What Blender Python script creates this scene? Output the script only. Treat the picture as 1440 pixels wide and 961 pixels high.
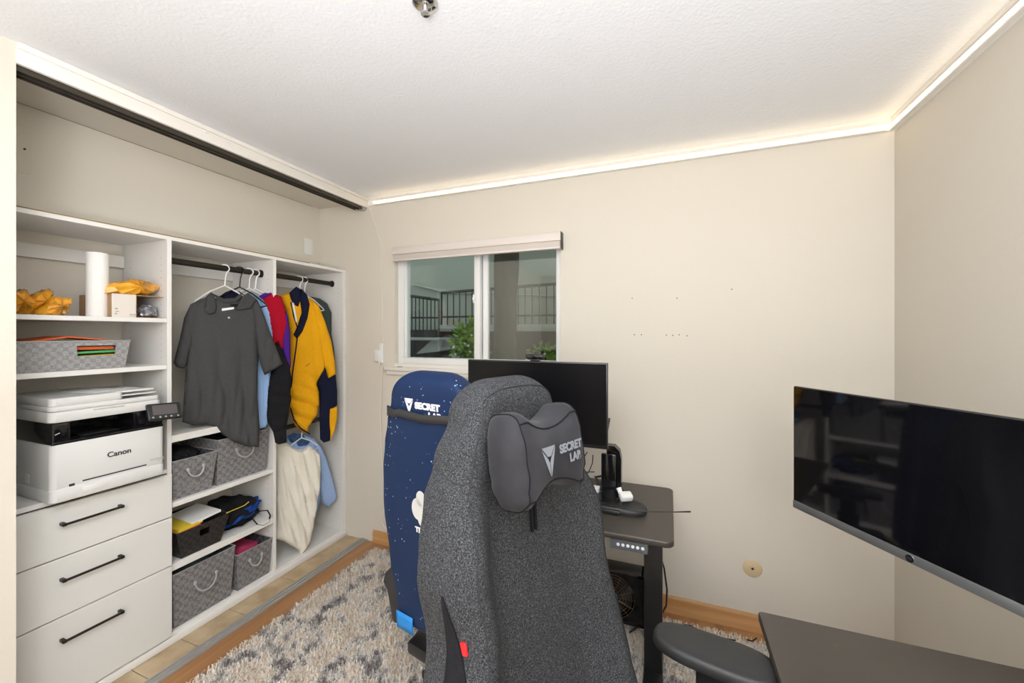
import bpy, bmesh, math, random
import numpy as np
from mathutils import Vector, Matrix, noise
from mathutils.geometry import delaunay_2d_cdt
random.seed(7)
PI = math.pi
scene = bpy.context.scene
for o in list(bpy.data.objects):
    bpy.data.objects.remove(o)

# ------------------------------------------------------------------ camera
F_PX, CX, CY, YAW, H = 565.45, 720.0, 469.1, 0.3744, 1.5
cam_d = bpy.data.cameras.new('camera')
cam = bpy.data.objects.new('camera', cam_d)
scene.collection.objects.link(cam)
cam.location = (0, 0, H)
cam.rotation_euler = (PI / 2, 0, YAW)
cam_d.sensor_width = 36
cam_d.lens = F_PX / 1440 * 36
cam_d.shift_y = (469.1 - 480.5) / 1440
cam_d.clip_start = 0.02
scene.camera = cam

# ------------------------------------------------------------------ light
scene.view_settings.view_transform = 'Standard'
scene.view_settings.look = 'None'
scene.view_settings.gamma = 1
scene.view_settings.use_curve_mapping = False
scene.view_settings.exposure = -0.24
world = bpy.data.worlds.new('world')
scene.world = world
world.use_nodes = True
bg = world.node_tree.nodes['Background']
bg.inputs[0].default_value = (0.93, 0.97, 1.0, 1)
bg.inputs[1].default_value = 1.25


def lamp(name, kind, loc, energy, color, size=None, rot=(0, 0, 0), spread=None):
    d = bpy.data.lights.new(name, kind)
    d.energy = energy
    d.color = color
    if kind == 'AREA':
        d.shape = 'RECTANGLE'
        d.size, d.size_y = size
        if spread:
            d.spread = spread
    elif size:
        d.shadow_soft_size = size
    o = bpy.data.objects.new(name, d)
    scene.collection.objects.link(o)
    o.location = loc
    o.rotation_euler = rot
    return o


lamp('added_fill_lamp', 'POINT', (0.30, -0.95, 1.88), 40, (0.97, 1.0, 1.07), 0.25)  # unseen point lamp added behind the camera to brighten the room
lamp('added_top_fill', 'AREA', (-0.40, -0.05, 2.44), 22, (0.97, 1.0, 1.07), (0.8, 0.8))  # overhead fill added out of frame; no such fixture is known
lamp('added_upward_fill', 'AREA', (0.15, -0.8, 1.25), 112, (0.97, 1.0, 1.08), (1.0, 1.0), (PI, 0, 0))  # upward-facing panel added behind the camera to lift the ceiling and closet
LED_STRENGTH = 5.0


# ------------------------------------------------------------------ projection of photo points onto known planes
CT, ST = math.cos(YAW), math.sin(YAW)


def ray(x, y):
    u = (x - CX) / F_PX
    return (-ST + u * CT, CT + u * ST, -(y - CY) / F_PX)


def atX(x, y, X0):
    d = ray(x, y); k = X0 / d[0]
    return Vector((X0, d[1] * k, H + d[2] * k))


def atY(x, y, Y0):
    d = ray(x, y); k = Y0 / d[1]
    return Vector((d[0] * k, Y0, H + d[2] * k))


def atZ(x, y, Z0):
    d = ray(x, y); k = (Z0 - H) / d[2]
    return Vector((d[0] * k, d[1] * k, Z0))


# ------------------------------------------------------------------ materials
def mat(name, color, rough=0.5, metal=0.0, spec=0.5, emit=None, estr=0, bump=None, var=None, sheen=0.0, coat=0.0):
    """bump=(scale,strength[,detail]); var=(scale,[(pos,color),...]) noise colour ramp"""
    m = bpy.data.materials.new(name)
    m.use_nodes = True
    nt = m.node_tree
    b = nt.nodes['Principled BSDF']
    b.inputs['Base Color'].default_value = (*color, 1)
    b.inputs['Roughness'].default_value = rough
    b.inputs['Metallic'].default_value = metal
    b.inputs['Specular IOR Level'].default_value = spec
    b.inputs['Sheen Weight'].default_value = sheen
    b.inputs['Coat Weight'].default_value = coat
    if emit:
        b.inputs['Emission Color'].default_value = (*emit, 1)
        b.inputs['Emission Strength'].default_value = estr
    tc = None
    if bump or var:
        tc = nt.nodes.new('ShaderNodeTexCoord')
    if var:
        n = nt.nodes.new('ShaderNodeTexNoise')
        n.inputs['Scale'].default_value = var[0]
        n.inputs['Detail'].default_value = 4 if len(var) < 3 else var[2]
        nt.links.new(tc.outputs['Object'], n.inputs['Vector'])
        r = nt.nodes.new('ShaderNodeValToRGB')
        el = r.color_ramp.elements
        st = var[1]
        el[0].position = st[0][0]; el[0].color = (*st[0][1], 1)
        el[1].position = st[-1][0]; el[1].color = (*st[-1][1], 1)
        for p, c in st[1:-1]:
            e = el.new(p); e.color = (*c, 1)
        nt.links.new(n.outputs['Fac'], r.inputs['Fac'])
        nt.links.new(r.outputs['Color'], b.inputs['Base Color'])
    if bump:
        n2 = nt.nodes.new('ShaderNodeTexNoise')
        n2.inputs['Scale'].default_value = bump[0]
        n2.inputs['Detail'].default_value = 3
        nt.links.new(tc.outputs['Object'], n2.inputs['Vector'])
        bp = nt.nodes.new('ShaderNodeBump')
        bp.inputs['Strength'].default_value = bump[1]
        bp.inputs['Distance'].default_value = 0.004
        nt.links.new(n2.outputs['Fac'], bp.inputs['Height'])
        nt.links.new(bp.outputs['Normal'], b.inputs['Normal'])
    return m


def sr(r, g, b):
    f = lambda v: (v / 255 / 12.92) if v <= 10 else (((v / 255) + .055) / 1.055) ** 2.4
    return (f(r), f(g), f(b))


M = {}
M['wall'] = mat('wall_paint', (0.695, 0.648, 0.560), 0.85, bump=(60, 0.12))
M['ceiling'] = mat('ceiling_texture', (0.80, 0.815, 0.83), 0.9, bump=(90, 0.4))
M['closet_ceiling'] = M['wall']
M['trimwhite'] = mat('trim_white', (0.80, 0.77, 0.71), 0.5)
M['whitemel'] = mat('white_melamine', (0.80, 0.785, 0.75), 0.42)
M['drawer'] = mat('drawer_front', (0.74, 0.735, 0.70), 0.38)
M['peg'] = mat('peg_hole_dark', (0.42, 0.40, 0.37), 0.9)
M['edge'] = mat('raw_edge', (0.28, 0.20, 0.09), 0.7)
M['darkmetal'] = mat('dark_bronze', (0.045, 0.04, 0.034), 0.38, 0.8)
M['rail'] = mat('rail_dark', (0.07, 0.06, 0.045), 0.45, 0.5)
M['alu'] = mat('aluminium', (0.50, 0.49, 0.46), 0.45, 0.6)
M['vinyl'] = mat('vinyl_white', (0.82, 0.82, 0.80), 0.4)
M['blind'] = mat('blind_fabric', (0.60, 0.54, 0.48), 0.7)
M['blindcas'] = mat('blind_cassette', (0.72, 0.66, 0.60), 0.5)
M['led'] = mat('led_tube', (1, .9, .7), 0.5, emit=(1.0, 0.78, 0.50), estr=LED_STRENGTH)
M['plastic_w'] = mat('white_plastic', (0.78, 0.78, 0.76), 0.35)
M['plastic_g'] = mat('printer_body', (0.70, 0.70, 0.68), 0.33)
M['plastic_g2'] = mat('printer_grey', (0.50, 0.50, 0.48), 0.35)
M['plastic_b'] = mat('black_plastic', (0.012, 0.012, 0.013), 0.35)
M['plastic_k'] = mat('glossy_black', (0.006, 0.006, 0.007), 0.08)
M['soft_b'] = mat('soft_black', (0.022, 0.022, 0.023), 0.5, bump=(300, .1))
M['screen'] = mat('screen_glass', (0.004, 0.004, 0.005), 0.045, spec=0.75)
M['screen2'] = mat('screen_matte', (0.003, 0.003, 0.004), 0.28, spec=0.22)
M['silver'] = mat('silver_bezel', (0.25, 0.26, 0.26), 0.38, 0.7)
M['ink'] = mat('dark_ink', (0.02, 0.02, 0.02), 0.5)
M['greyink'] = mat('grey_ink', (0.35, 0.35, 0.36), 0.5)
M['white_p'] = mat('white_print', (0.80, 0.80, 0.82), 0.5)
M['silver_p'] = mat('silver_print', (0.30, 0.32, 0.36), 0.35, 0.3)
M['emblem'] = mat('emblem_print', (0.58, 0.58, 0.56), 0.5)
M['seam'] = mat('seam_thread', (0.022, 0.022, 0.024), 0.8)
M['desk'] = mat('black_desk_laminate', (0.055, 0.046, 0.038), 0.38, bump=(40, .1))
M['paper'] = mat('white_paper', (0.85, 0.85, 0.83), 0.7)
M['towel'] = mat('paper_towel', (0.88, 0.86, 0.82), 0.9, bump=(120, .3))
M['card'] = mat('cardboard', (0.42, 0.26, 0.13), 0.8)
M['cardw'] = mat('white_cardboard', (0.76, 0.70, 0.62), 0.7)
M['amber'] = mat('amber_plastic', (0.62, 0.27, 0.02), 0.22, var=(14, [(0.35, (0.30, 0.15, 0.02)), (0.5, (0.75, 0.32, 0.02)), (0.7, (0.95, 0.50, 0.04))]), coat=.5)
M['foil'] = mat('clear_foil', (0.35, 0.37, 0.42), 0.15, 0.7, bump=(40, 1.0))
M['orange'] = mat('orange_folder', (0.68, 0.14, 0.03), 0.6)
M['yellow'] = mat('yellow_paper', (0.80, 0.60, 0.04), 0.6)
M['green'] = mat('green_paper', (0.10, 0.42, 0.16), 0.6)
M['red'] = mat('red_tag', (0.65, 0.01, 0.015), 0.5)
M['tile'] = mat('beige_tile', (0.45, 0.35, 0.24), 0.5, var=(9, [(0.3, (0.38, 0.27, 0.15)), (0.7, (0.58, 0.45, 0.29))]))
M['grout'] = mat('grout', (0.12, 0.09, 0.06), 0.9)
M['plaque'] = mat('wood_plate', (0.66, 0.52, 0.32), 0.5)
M['chrome'] = mat('chrome', (0.7, 0.7, 0.7), 0.12, 1.0)
M['cordw'] = mat('white_cord', (0.80, 0.77, 0.70), 0.5)
M['cordb'] = mat('black_cord', (0.01, 0.01, 0.01), 0.4)
M['conc'] = mat('outside_concrete', (0.30, 0.31, 0.29), 0.9, bump=(30, .3))
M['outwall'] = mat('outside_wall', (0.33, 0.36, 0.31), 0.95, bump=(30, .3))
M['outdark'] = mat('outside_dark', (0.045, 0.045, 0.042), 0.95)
M['trunk'] = mat('bark', (0.060, 0.050, 0.040), 0.95, bump=(25, 1.0))
M['leaf'] = mat('leaf_green', (0.22, 0.40, 0.05), 0.5, var=(9, [(0.3, (0.07, 0.16, 0.03)), (0.7, (0.36, 0.52, 0.10))]))
M['petal'] = mat('petal_white', (0.8, 0.8, 0.8), 0.6)
M['iron'] = mat('black_iron', (0.010, 0.014, 0.014), 0.5)


def wood_mat(name, c1, c2, axis='Y', scale=6):
    m = mat(name, c1, 0.42)
    nt = m.node_tree; b = nt.nodes['Principled BSDF']
    tc = nt.nodes.new('ShaderNodeTexCoord'); mp = nt.nodes.new('ShaderNodeMapping')
    s = [scale * 6] * 3; s['XYZ'.index(axis)] = scale * .35
    mp.inputs['Scale'].default_value = s
    n = nt.nodes.new('ShaderNodeTexNoise'); n.inputs['Detail'].default_value = 6; n.inputs['Scale'].default_value = 1.0
    n.inputs['Distortion'].default_value = 0.6
    r = nt.nodes.new('ShaderNodeValToRGB')
    r.color_ramp.elements[0].position = .32; r.color_ramp.elements[0].color = (*c2, 1)
    r.color_ramp.elements[1].position = .68; r.color_ramp.elements[1].color = (*c1, 1)
    nt.links.new(tc.outputs['Object'], mp.inputs['Vector']); nt.links.new(mp.outputs['Vector'], n.inputs['Vector'])
    nt.links.new(n.outputs['Fac'], r.inputs['Fac']); nt.links.new(r.outputs['Color'], b.inputs['Base Color'])
    return m


M['floorwood'] = wood_mat('floor_wood', (0.46, 0.24, 0.10), (0.30, 0.14, 0.055), 'Y', 3)
M['basewood'] = wood_mat('baseboard_wood', (0.60, 0.33, 0.14), (0.46, 0.23, 0.08), 'X', 4)


def weave_mat(name, ca, cb, cc, scale=40, gloss=.5):
    """basket weave: checker of two tones with streaks"""
    m = mat(name, ca, gloss)
    nt = m.node_tree; b = nt.nodes['Principled BSDF']
    tc = nt.nodes.new('ShaderNodeTexCoord')
    ck = nt.nodes.new('ShaderNodeTexChecker'); ck.inputs['Scale'].default_value = scale
    ck.inputs['Color1'].default_value = (*ca, 1); ck.inputs['Color2'].default_value = (*cb, 1)
    mp = nt.nodes.new('ShaderNodeMapping'); mp.inputs['Location'].default_value = (.013, .011, .007)
    n = nt.nodes.new('ShaderNodeTexNoise'); n.inputs['Scale'].default_value = scale * 2.2; n.inputs['Detail'].default_value = 4
    mx = nt.nodes.new('ShaderNodeMix'); mx.data_type = 'RGBA'; mx.blend_type = 'MIX'
    mx.inputs[7].default_value = (*cc, 1)
    rr = nt.nodes.new('ShaderNodeMapRange'); rr.inputs['From Min'].default_value = .50; rr.inputs['From Max'].default_value = .85
    nt.links.new(tc.outputs['Object'], mp.inputs['Vector'])
    nt.links.new(mp.outputs['Vector'], ck.inputs['Vector']); nt.links.new(tc.outputs['Object'], n.inputs['Vector'])
    nt.links.new(n.outputs['Fac'], rr.inputs['Value']); nt.links.new(rr.outputs['Result'], mx.inputs[0])
    nt.links.new(ck.outputs['Color'], mx.inputs[6]); nt.links.new(mx.outputs[2], b.inputs['Base Color'])
    bp = nt.nodes.new('ShaderNodeBump'); bp.inputs['Strength'].default_value = .5; bp.inputs['Distance'].default_value = .003
    nt.links.new(ck.outputs['Fac'], bp.inputs['Height']); nt.links.new(bp.outputs['Normal'], b.inputs['Normal'])
    return m


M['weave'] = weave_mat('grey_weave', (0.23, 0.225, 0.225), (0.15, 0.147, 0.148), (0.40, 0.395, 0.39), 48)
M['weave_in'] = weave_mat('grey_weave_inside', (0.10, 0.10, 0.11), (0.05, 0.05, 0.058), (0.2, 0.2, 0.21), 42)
M['weave_l'] = weave_mat('light_grey_weave', (0.33, 0.325, 0.32), (0.25, 0.25, 0.25), (0.50, 0.49, 0.48), 60)
M['weave_k'] = weave_mat('black_weave', (0.012, 0.011, 0.010), (0.03, 0.027, 0.025), (0.045, 0.04, 0.04), 55, .35)
M['weave_rim'] = mat('basket_rim', (0.36, 0.36, 0.37), .4)
M['handle_clear'] = mat('satin_loop', (0.45, 0.45, 0.47), .3, .2)


def fabric_mat(name, c, var=.15, scale=500, rough=.95, bump=.3):
    lo = tuple(v * (1 - var) for v in c); hi = tuple(min(1, v * (1 + var)) for v in c)
    return mat(name, c, rough, spec=.2, var=(scale, [(.35, lo), (.65, hi)]), bump=(scale, bump), sheen=0)


M['f_grey'] = fabric_mat('grey_knit', (0.062, 0.062, 0.062), .25)
M['f_greycollar'] = fabric_mat('grey_rib', (0.055, 0.055, 0.056), .2)
M['f_blue'] = fabric_mat('light_blue_cotton', (0.30, 0.46, 0.72), .12)
M['f_bluew'] = fabric_mat('blue_oxford', (0.33, 0.46, 0.72), .2, 300)
M['f_red'] = fabric_mat('red_nylon', (0.36, 0.004, 0.018), .1)
M['f_purple'] = fabric_mat('purple_nylon', (0.07, 0.015, 0.22), .1)
M['f_black'] = fabric_mat('black_cotton', (0.011, 0.011, 0.013), .2)
M['f_yellow'] = fabric_mat('yellow_fleece', (0.80, 0.39, 0.008), .08, 200, .95, .8)
M['f_navy'] = fabric_mat('navy_fleece', (0.008, 0.010, 0.030), .2)
M['f_denim'] = fabric_mat('denim_blue', (0.04, 0.085, 0.19), .4, 90)
M['f_green'] = fabric_mat('dark_green_cotton', (0.05, 0.07, 0.065), .15)
M['f_pale'] = fabric_mat('pale_grey_cotton', (0.42, 0.45, 0.46), .08)
M['f_cream'] = fabric_mat('cream_cotton', (0.80, 0.76, 0.66), .04)
M['f_bagblue'] = fabric_mat('bag_blue', (0.01, 0.045, 0.22), .3, 60)
M['f_pink'] = fabric_mat('pink_cloth', (0.5, 0.06, 0.14), .1)
M['f_velour'] = mat('charcoal_velour', (0.022, 0.022, 0.025), .75, spec=.3, var=(11, [(.35, (0.018, 0.018, 0.022)), (.7, (0.036, 0.036, 0.043))]), sheen=.08)


def speckle_fabric(name):
    m = mat(name, (0.05, 0.05, 0.053), .92, spec=.2)
    nt = m.node_tree; b = nt.nodes['Principled BSDF']
    tc = nt.nodes.new('ShaderNodeTexCoord')
    n = nt.nodes.new('ShaderNodeTexNoise'); n.inputs['Scale'].default_value = 700; n.inputs['Detail'].default_value = 2
    n2 = nt.nodes.new('ShaderNodeTexNoise'); n2.inputs['Scale'].default_value = 330; n2.inputs['Detail'].default_value = 3
    ad = nt.nodes.new('ShaderNodeMath'); ad.operation = 'ADD'
    r = nt.nodes.new('ShaderNodeValToRGB')
    el = r.color_ramp.elements
    el[0].position = .40; el[0].color = (0.012, 0.013, 0.015, 1)
    el[1].position = .72; el[1].color = (0.17, 0.17, 0.178, 1)
    e = el.new(.53); e.color = (0.048, 0.050, 0.054, 1)
    ml = nt.nodes.new('ShaderNodeMath'); ml.operation = 'MULTIPLY'; ml.inputs[1].default_value = .5
    for a in (n, n2):
        nt.links.new(tc.outputs['Object'], a.inputs['Vector'])
    nt.links.new(n.outputs['Fac'], ad.inputs[0]); nt.links.new(n2.outputs['Fac'], ad.inputs[1])
    nt.links.new(ad.outputs[0], ml.inputs[0]); nt.links.new(ml.outputs[0], r.inputs['Fac'])
    nt.links.new(r.outputs['Color'], b.inputs['Base Color'])
    bp = nt.nodes.new('ShaderNodeBump'); bp.inputs['Strength'].default_value = .4; bp.inputs['Distance'].default_value = .002
    nt.links.new(n.outputs['Fac'], bp.inputs['Height']); nt.links.new(bp.outputs['Normal'], b.inputs['Normal'])
    return m


M['f_chair'] = speckle_fabric('charcoal_tweed')


def blue_mat(name, base, spots=True):
    m = mat(name, base, .55, spec=.25)
    nt = m.node_tree; b = nt.nodes['Principled BSDF']
    tc = nt.nodes.new('ShaderNodeTexCoord')
    v = nt.nodes.new('ShaderNodeTexVoronoi'); v.inputs['Scale'].default_value = 62
    n = nt.nodes.new('ShaderNodeTexNoise'); n.inputs['Scale'].default_value = 9; n.inputs['Detail'].default_value = 3
    r1 = nt.nodes.new('ShaderNodeMapRange'); r1.inputs['From Min'].default_value = .17; r1.inputs['From Max'].default_value = .11
    r2 = nt.nodes.new('ShaderNodeMapRange'); r2.inputs['From Min'].default_value = .50; r2.inputs['From Max'].default_value = .58
    mu = nt.nodes.new('ShaderNodeMath'); mu.operation = 'MULTIPLY'
    mx = nt.nodes.new('ShaderNodeMix'); mx.data_type = 'RGBA'
    mx.inputs[6].default_value = (*base, 1); mx.inputs[7].default_value = (0.45, 0.60, 0.85, 1)
    for a in (v, n):
        nt.links.new(tc.outputs['Object'], a.inputs['Vector'])
    nt.links.new(v.outputs['Distance'], r1.inputs['Value']); nt.links.new(n.outputs['Fac'], r2.inputs['Value'])
    nt.links.new(r1.outputs[0], mu.inputs[0]); nt.links.new(r2.outputs[0], mu.inputs[1])
    nt.links.new(mu.outputs[0], mx.inputs[0]); nt.links.new(mx.outputs[2], b.inputs['Base Color'])
    return m


M['blue'] = blue_mat('speckled_blue_leatherette', (0.005, 0.020, 0.070))
M['blue_lt'] = mat('bright_blue_leatherette', (0.01, 0.22, 0.62), .4)
M['blue_dk'] = mat('navy_leatherette', (0.012, 0.025, 0.09), .4)


def rug_mat():
    m = mat('shag_rug', (0.6, 0.56, 0.5), 1.0, spec=.1)
    nt = m.node_tree; b = nt.nodes['Principled BSDF']
    tc = nt.nodes.new('ShaderNodeTexCoord')
    mp = nt.nodes.new('ShaderNodeMapping'); mp.inputs['Scale'].default_value = (1, 1, .15)
    n = nt.nodes.new('ShaderNodeTexNoise'); n.inputs['Scale'].default_value = 9.0; n.inputs['Detail'].default_value = 9
    n.inputs['Roughness'].default_value = .72
    r = nt.nodes.new('ShaderNodeValToRGB')
    el = r.color_ramp.elements
    el[0].position = .35; el[0].color = (0.15, 0.130, 0.125, 1)
    el[1].position = .61; el[1].color = (0.80, 0.73, 0.62, 1)
    for p, c in ((.41, (0.27, 0.245, 0.235)), (.455, (0.50, 0.47, 0.445)), (.49, (0.84, 0.79, 0.71)), (.56, (0.68, 0.56, 0.45))):
        e = el.new(p); e.color = (*c, 1)
    nt.links.new(tc.outputs['Object'], mp.inputs['Vector']); nt.links.new(mp.outputs['Vector'], n.inputs['Vector'])
    nt.links.new(n.outputs['Fac'], r.inputs['Fac']); nt.links.new(r.outputs['Color'], b.inputs['Base Color'])
    return m


M['rug'] = rug_mat()


def glass_mat(name, refl=.10, tint=(.9, .95, .93), haze=0.0):
    m = bpy.data.materials.new(name); m.use_nodes = True
    nt = m.node_tree; nt.nodes.clear()
    out = nt.nodes.new('ShaderNodeOutputMaterial'); t = nt.nodes.new('ShaderNodeBsdfTransparent')
    t.inputs[0].default_value = (*tint, 1)
    g = nt.nodes.new('ShaderNodeBsdfGlossy'); g.inputs['Roughness'].default_value = .02
    fr = nt.nodes.new('ShaderNodeFresnel'); fr.inputs[0].default_value = 1.45
    ad = nt.nodes.new('ShaderNodeMath'); ad.inputs[1].default_value = refl
    mx = nt.nodes.new('ShaderNodeMixShader')
    nt.links.new(fr.outputs[0], ad.inputs[0]); nt.links.new(ad.outputs[0], mx.inputs[0])
    nt.links.new(t.outputs[0], mx.inputs[1]); nt.links.new(g.outputs[0], mx.inputs[2])
    nt.links.new(mx.outputs[0], out.inputs[0])
    return m


M['glass'] = glass_mat('window_glass', .02)
M['glass2'] = glass_mat('window_glass_double', .045, (.74, .78, .74))


# ------------------------------------------------------------------ mesh builder
class MB:
    def __init__(s):
        s.bm = bmesh.new()

    def _mi(s, faces, mi):
        for f in faces: f.material_index = mi

    def box(s, a, b, bev=0.0, seg=2, mi=0, rot=None, piv=None):
        a, b = Vector(a), Vector(b)
        lo = Vector([min(a[i], b[i]) for i in range(3)]); hi = Vector([max(a[i], b[i]) for i in range(3)])
        t = bmesh.new()
        bmesh.ops.create_cube(t, size=1)
        c = (lo + hi) / 2; d = hi - lo
        for v in t.verts: v.co = Vector((v.co.x * d.x, v.co.y * d.y, v.co.z * d.z)) + c
        if bev > 0:
            bev = min(bev, min(d) * .49)
            bmesh.ops.bevel(t, geom=t.edges[:], offset=bev, segments=seg, profile=.5, affect='EDGES')
        if rot is not None:
            R = rot; p = Vector(piv if piv is not None else c)
            for v in t.verts: v.co = R @ (v.co - p) + p
        s.merge(t, mi)
        return s

    def merge(s, t, mi=0):
        mp = {}
        for v in t.verts: mp[v] = s.bm.verts.new(v.co)
        for f in t.faces:
            try:
                nf = s.bm.faces.new([mp[v] for v in f.verts]); nf.material_index = mi
            except ValueError:
                pass
        t.free()

    def tube(s, pts, r, n=10, mi=0, cap=True, closed=False, flat=None):
        pts = [Vector(p) for p in pts]
        N = len(pts); rings = []
        rr = r if hasattr(r, '__len__') else [r] * N
        prev = None
        for i, p in enumerate(pts):
            if closed: d = pts[(i + 1) % N] - pts[i - 1]
            elif i == 0: d = pts[1] - p
            elif i == N - 1: d = p - pts[i - 1]
            else: d = (pts[i + 1] - p).normalized() + (p - pts[i - 1]).normalized()
            d.normalize()
            if prev is None:
                ref = Vector((0, 0, 1)) if abs(d.z) < .9 else Vector((1, 0, 0))
                a = d.cross(ref).normalized()
            else:
                a = (prev - d * prev.dot(d)).normalized()
            prev = a; b = d.cross(a)
            fl = flat if flat else 1
            rings.append([s.bm.verts.new(p + (a * math.cos(2 * PI * k / n) + b * math.sin(2 * PI * k / n) * fl) * rr[i]) for k in range(n)])
        L = N if closed else N - 1
        for i in range(L):
            A, B = rings[i], rings[(i + 1) % N]
            for k in range(n):
                f = s.bm.faces.new((A[k], A[(k + 1) % n], B[(k + 1) % n], B[k])); f.material_index = mi; f.smooth = True
        if cap and not closed:
            for R in (rings[0], rings[-1]):
                f = s.bm.faces.new(R); f.material_index = mi
        return s

    def cyl(s, p, q, r, n=24, mi=0, r2=None):
        return s.tube([p, q], [r, r if r2 is None else r2], n, mi)

    def lathe(s, prof, c, axis='Z', n=28, mi=0):
        """prof: (r,h) along the axis"""
        c = Vector(c); rings = []
        for r, h in prof:
            ring = []
            for k in range(n):
                a = 2 * PI * k / n; x, y = r * math.cos(a), r * math.sin(a)
                v = {'Z': (x, y, h), 'Y': (x, h, y), 'X': (h, x, y)}[axis]
                ring.append(s.bm.verts.new(c + Vector(v)))
            rings.append(ring)
        for A, B in zip(rings, rings[1:]):
            for k in range(n):
                f = s.bm.faces.new((A[k], A[(k + 1) % n], B[(k + 1) % n], B[k])); f.material_index = mi; f.smooth = True
        for R in (rings[0], rings[-1]):
            f = s.bm.faces.new(R); f.material_index = mi
        return s

    def prism(s, pts, ext, mi=0):
        """closed polygon (3D pts) extruded by vector ext"""
        e = Vector(ext); A = [s.bm.verts.new(Vector(p)) for p in pts]; B = [s.bm.verts.new(Vector(p) + e) for p in pts]
        n = len(A)
        fs = [s.bm.faces.new(A), s.bm.faces.new(B[::-1])]
        for i in range(n): fs.append(s.bm.faces.new((A[i], B[i], B[(i + 1) % n], A[(i + 1) % n])))
        s._mi(fs, mi)
        return s

    def quad(s, pts, mi=0):
        f = s.bm.faces.new([s.bm.verts.new(Vector(p)) for p in pts]); f.material_index = mi
        return s

    def grid(s, rows, mi=0, closed=False, caps=False):
        R = [[s.bm.verts.new(Vector(p)) for p in r] for r in rows]
        for A, B in zip(R, R[1:]):
            n = len(A)
            for k in range(n if closed else n - 1):
                f = s.bm.faces.new((A[k], A[(k + 1) % n], B[(k + 1) % n], B[k])); f.material_index = mi; f.smooth = True
        if caps:
            for r in (R[0], R[-1]):
                f = s.bm.faces.new(r); f.material_index = mi; f.smooth = True
        return s

    def ball(s, c, r, mi=0, sc=(1, 1, 1), sub=3, warp=0, wf=3, seed=0):
        t = bmesh.new(); bmesh.ops.create_icosphere(t, subdivisions=sub, radius=1)
        for v in t.verts:
            k = 1 + warp * noise.noise(v.co * wf + Vector((seed * 7.3, seed, 0)))
            v.co = Vector((v.co.x * sc[0], v.co.y * sc[1], v.co.z * sc[2])) * r * k + Vector(c)
        s.merge(t, mi)
        return s


WM = {}


def link(o): scene.collection.objects.link(o)


def part(name, mb, mats, parent=None, world=True, smooth=35, kind=None, label=None):
    bm = mb.bm
    bmesh.ops.recalc_face_normals(bm, faces=bm.faces[:])
    me = bpy.data.meshes.new(name); bm.to_mesh(me); bm.free()
    if not isinstance(mats, (list, tuple)): mats = [mats]
    for m in mats: me.materials.append(M[m] if isinstance(m, str) else m)
    if smooth:
        me.shade_smooth()
        me.set_sharp_from_angle(angle=math.radians(smooth))
    o = bpy.data.objects.new(name, me); link(o)
    if parent is not None:
        o.parent = parent
        W = WM[parent.name]; WM[o.name] = W
        if world: me.transform(W.inverted())
    else:
        WM[o.name] = Matrix.Identity(4)
    if kind: o['kind'] = kind
    if label: o['label'] = label
    return o


def struct(name, mb, mats, smooth=35): return part(name, mb, mats, None, kind='structure', smooth=smooth)


def recentre(o):
    """put a single-mesh thing's origin at its base centre"""
    me = o.data
    cs = [v.co for v in me.vertices]
    c = Vector(((min(v.x for v in cs) + max(v.x for v in cs)) / 2, (min(v.y for v in cs) + max(v.y for v in cs)) / 2, min(v.z for v in cs)))
    me.transform(Matrix.Translation(-c)); o.location = c
    return o


def tag(o, label, cat, group=None, kind=None):
    o['label'] = label; o['category'] = cat
    if group: o['group'] = group
    if kind: o['kind'] = kind
    if o.type == 'MESH' and o.parent is None: recentre(o)
    return o


def thing(name, label, cat, loc=(0, 0, 0), rotz=0, group=None):
    o = bpy.data.objects.new(name, None); link(o)
    o.empty_display_size = .05
    o.location = loc; o.rotation_euler = (0, 0, rotz)
    WM[o.name] = Matrix.Translation(Vector(loc)) @ Matrix.Rotation(rotz, 4, 'Z')
    return tag(o, label, cat, group)


def copy_tree(o, parent=None):
    c = o.copy(); link(c); c.parent = parent
    for ch in list(o.children): copy_tree(ch, c)
    return c


def text_mb(mb, s, size, M4, depth=.0006, mi=0, bold=0.0, sx=1.0, align='CENTER'):
    cu = bpy.data.curves.new('t', 'FONT'); cu.body = s; cu.size = size; cu.extrude = depth; cu.offset = bold
    cu.align_x = align; cu.align_y = 'CENTER'
    o = bpy.data.objects.new('t', cu); link(o)
    dg = bpy.context.evaluated_depsgraph_get(); dg.update()
    me = bpy.data.meshes.new_from_object(o.evaluated_get(dg))
    t = bmesh.new(); t.from_mesh(me)
    bmesh.ops.triangulate(t, faces=t.faces[:])
    for v in t.verts: v.co = M4 @ Vector((v.co.x * sx, v.co.y, v.co.z))
    mb.merge(t, mi)
    bpy.data.objects.remove(o); bpy.data.curves.remove(cu); bpy.data.meshes.remove(me)
    return mb


def frame4(o, xa, ya):
    """matrix with x-axis xa, y-axis ya, origin o"""
    xa = Vector(xa).normalized(); ya = Vector(ya).normalized(); za = xa.cross(ya).normalized(); ya = za.cross(xa)
    m = Matrix((xa, ya, za)).transposed().to_4x4(); m.translation = Vector(o)
    return m


# ------------------------------------------------------------------ sheets of cloth
class Plane:
    """vertical plane through p0 facing n; folds displace along n"""
    def __init__(s, p0, n, lean=0.0):
        s.lean = lean
        s.p0 = Vector(p0); s.n = Vector(n).normalized(); s.t = Vector((0, 0, 1)).cross(s.n).normalized()

    def px(s, x, y, off=0):
        d = Vector(ray(x, y)); c0 = Vector((0, 0, H))
        g = s.n + Vector((0, 0, s.lean))
        k = ((s.p0 - c0).dot(g) + off) / d.dot(g)
        p = c0 + d * k - s.p0
        return (p.dot(s.t), p.z)

    def w(s, u, v, h): return s.p0 + s.t * u + Vector((0, 0, v)) + s.n * (h - s.lean * v)


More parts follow.
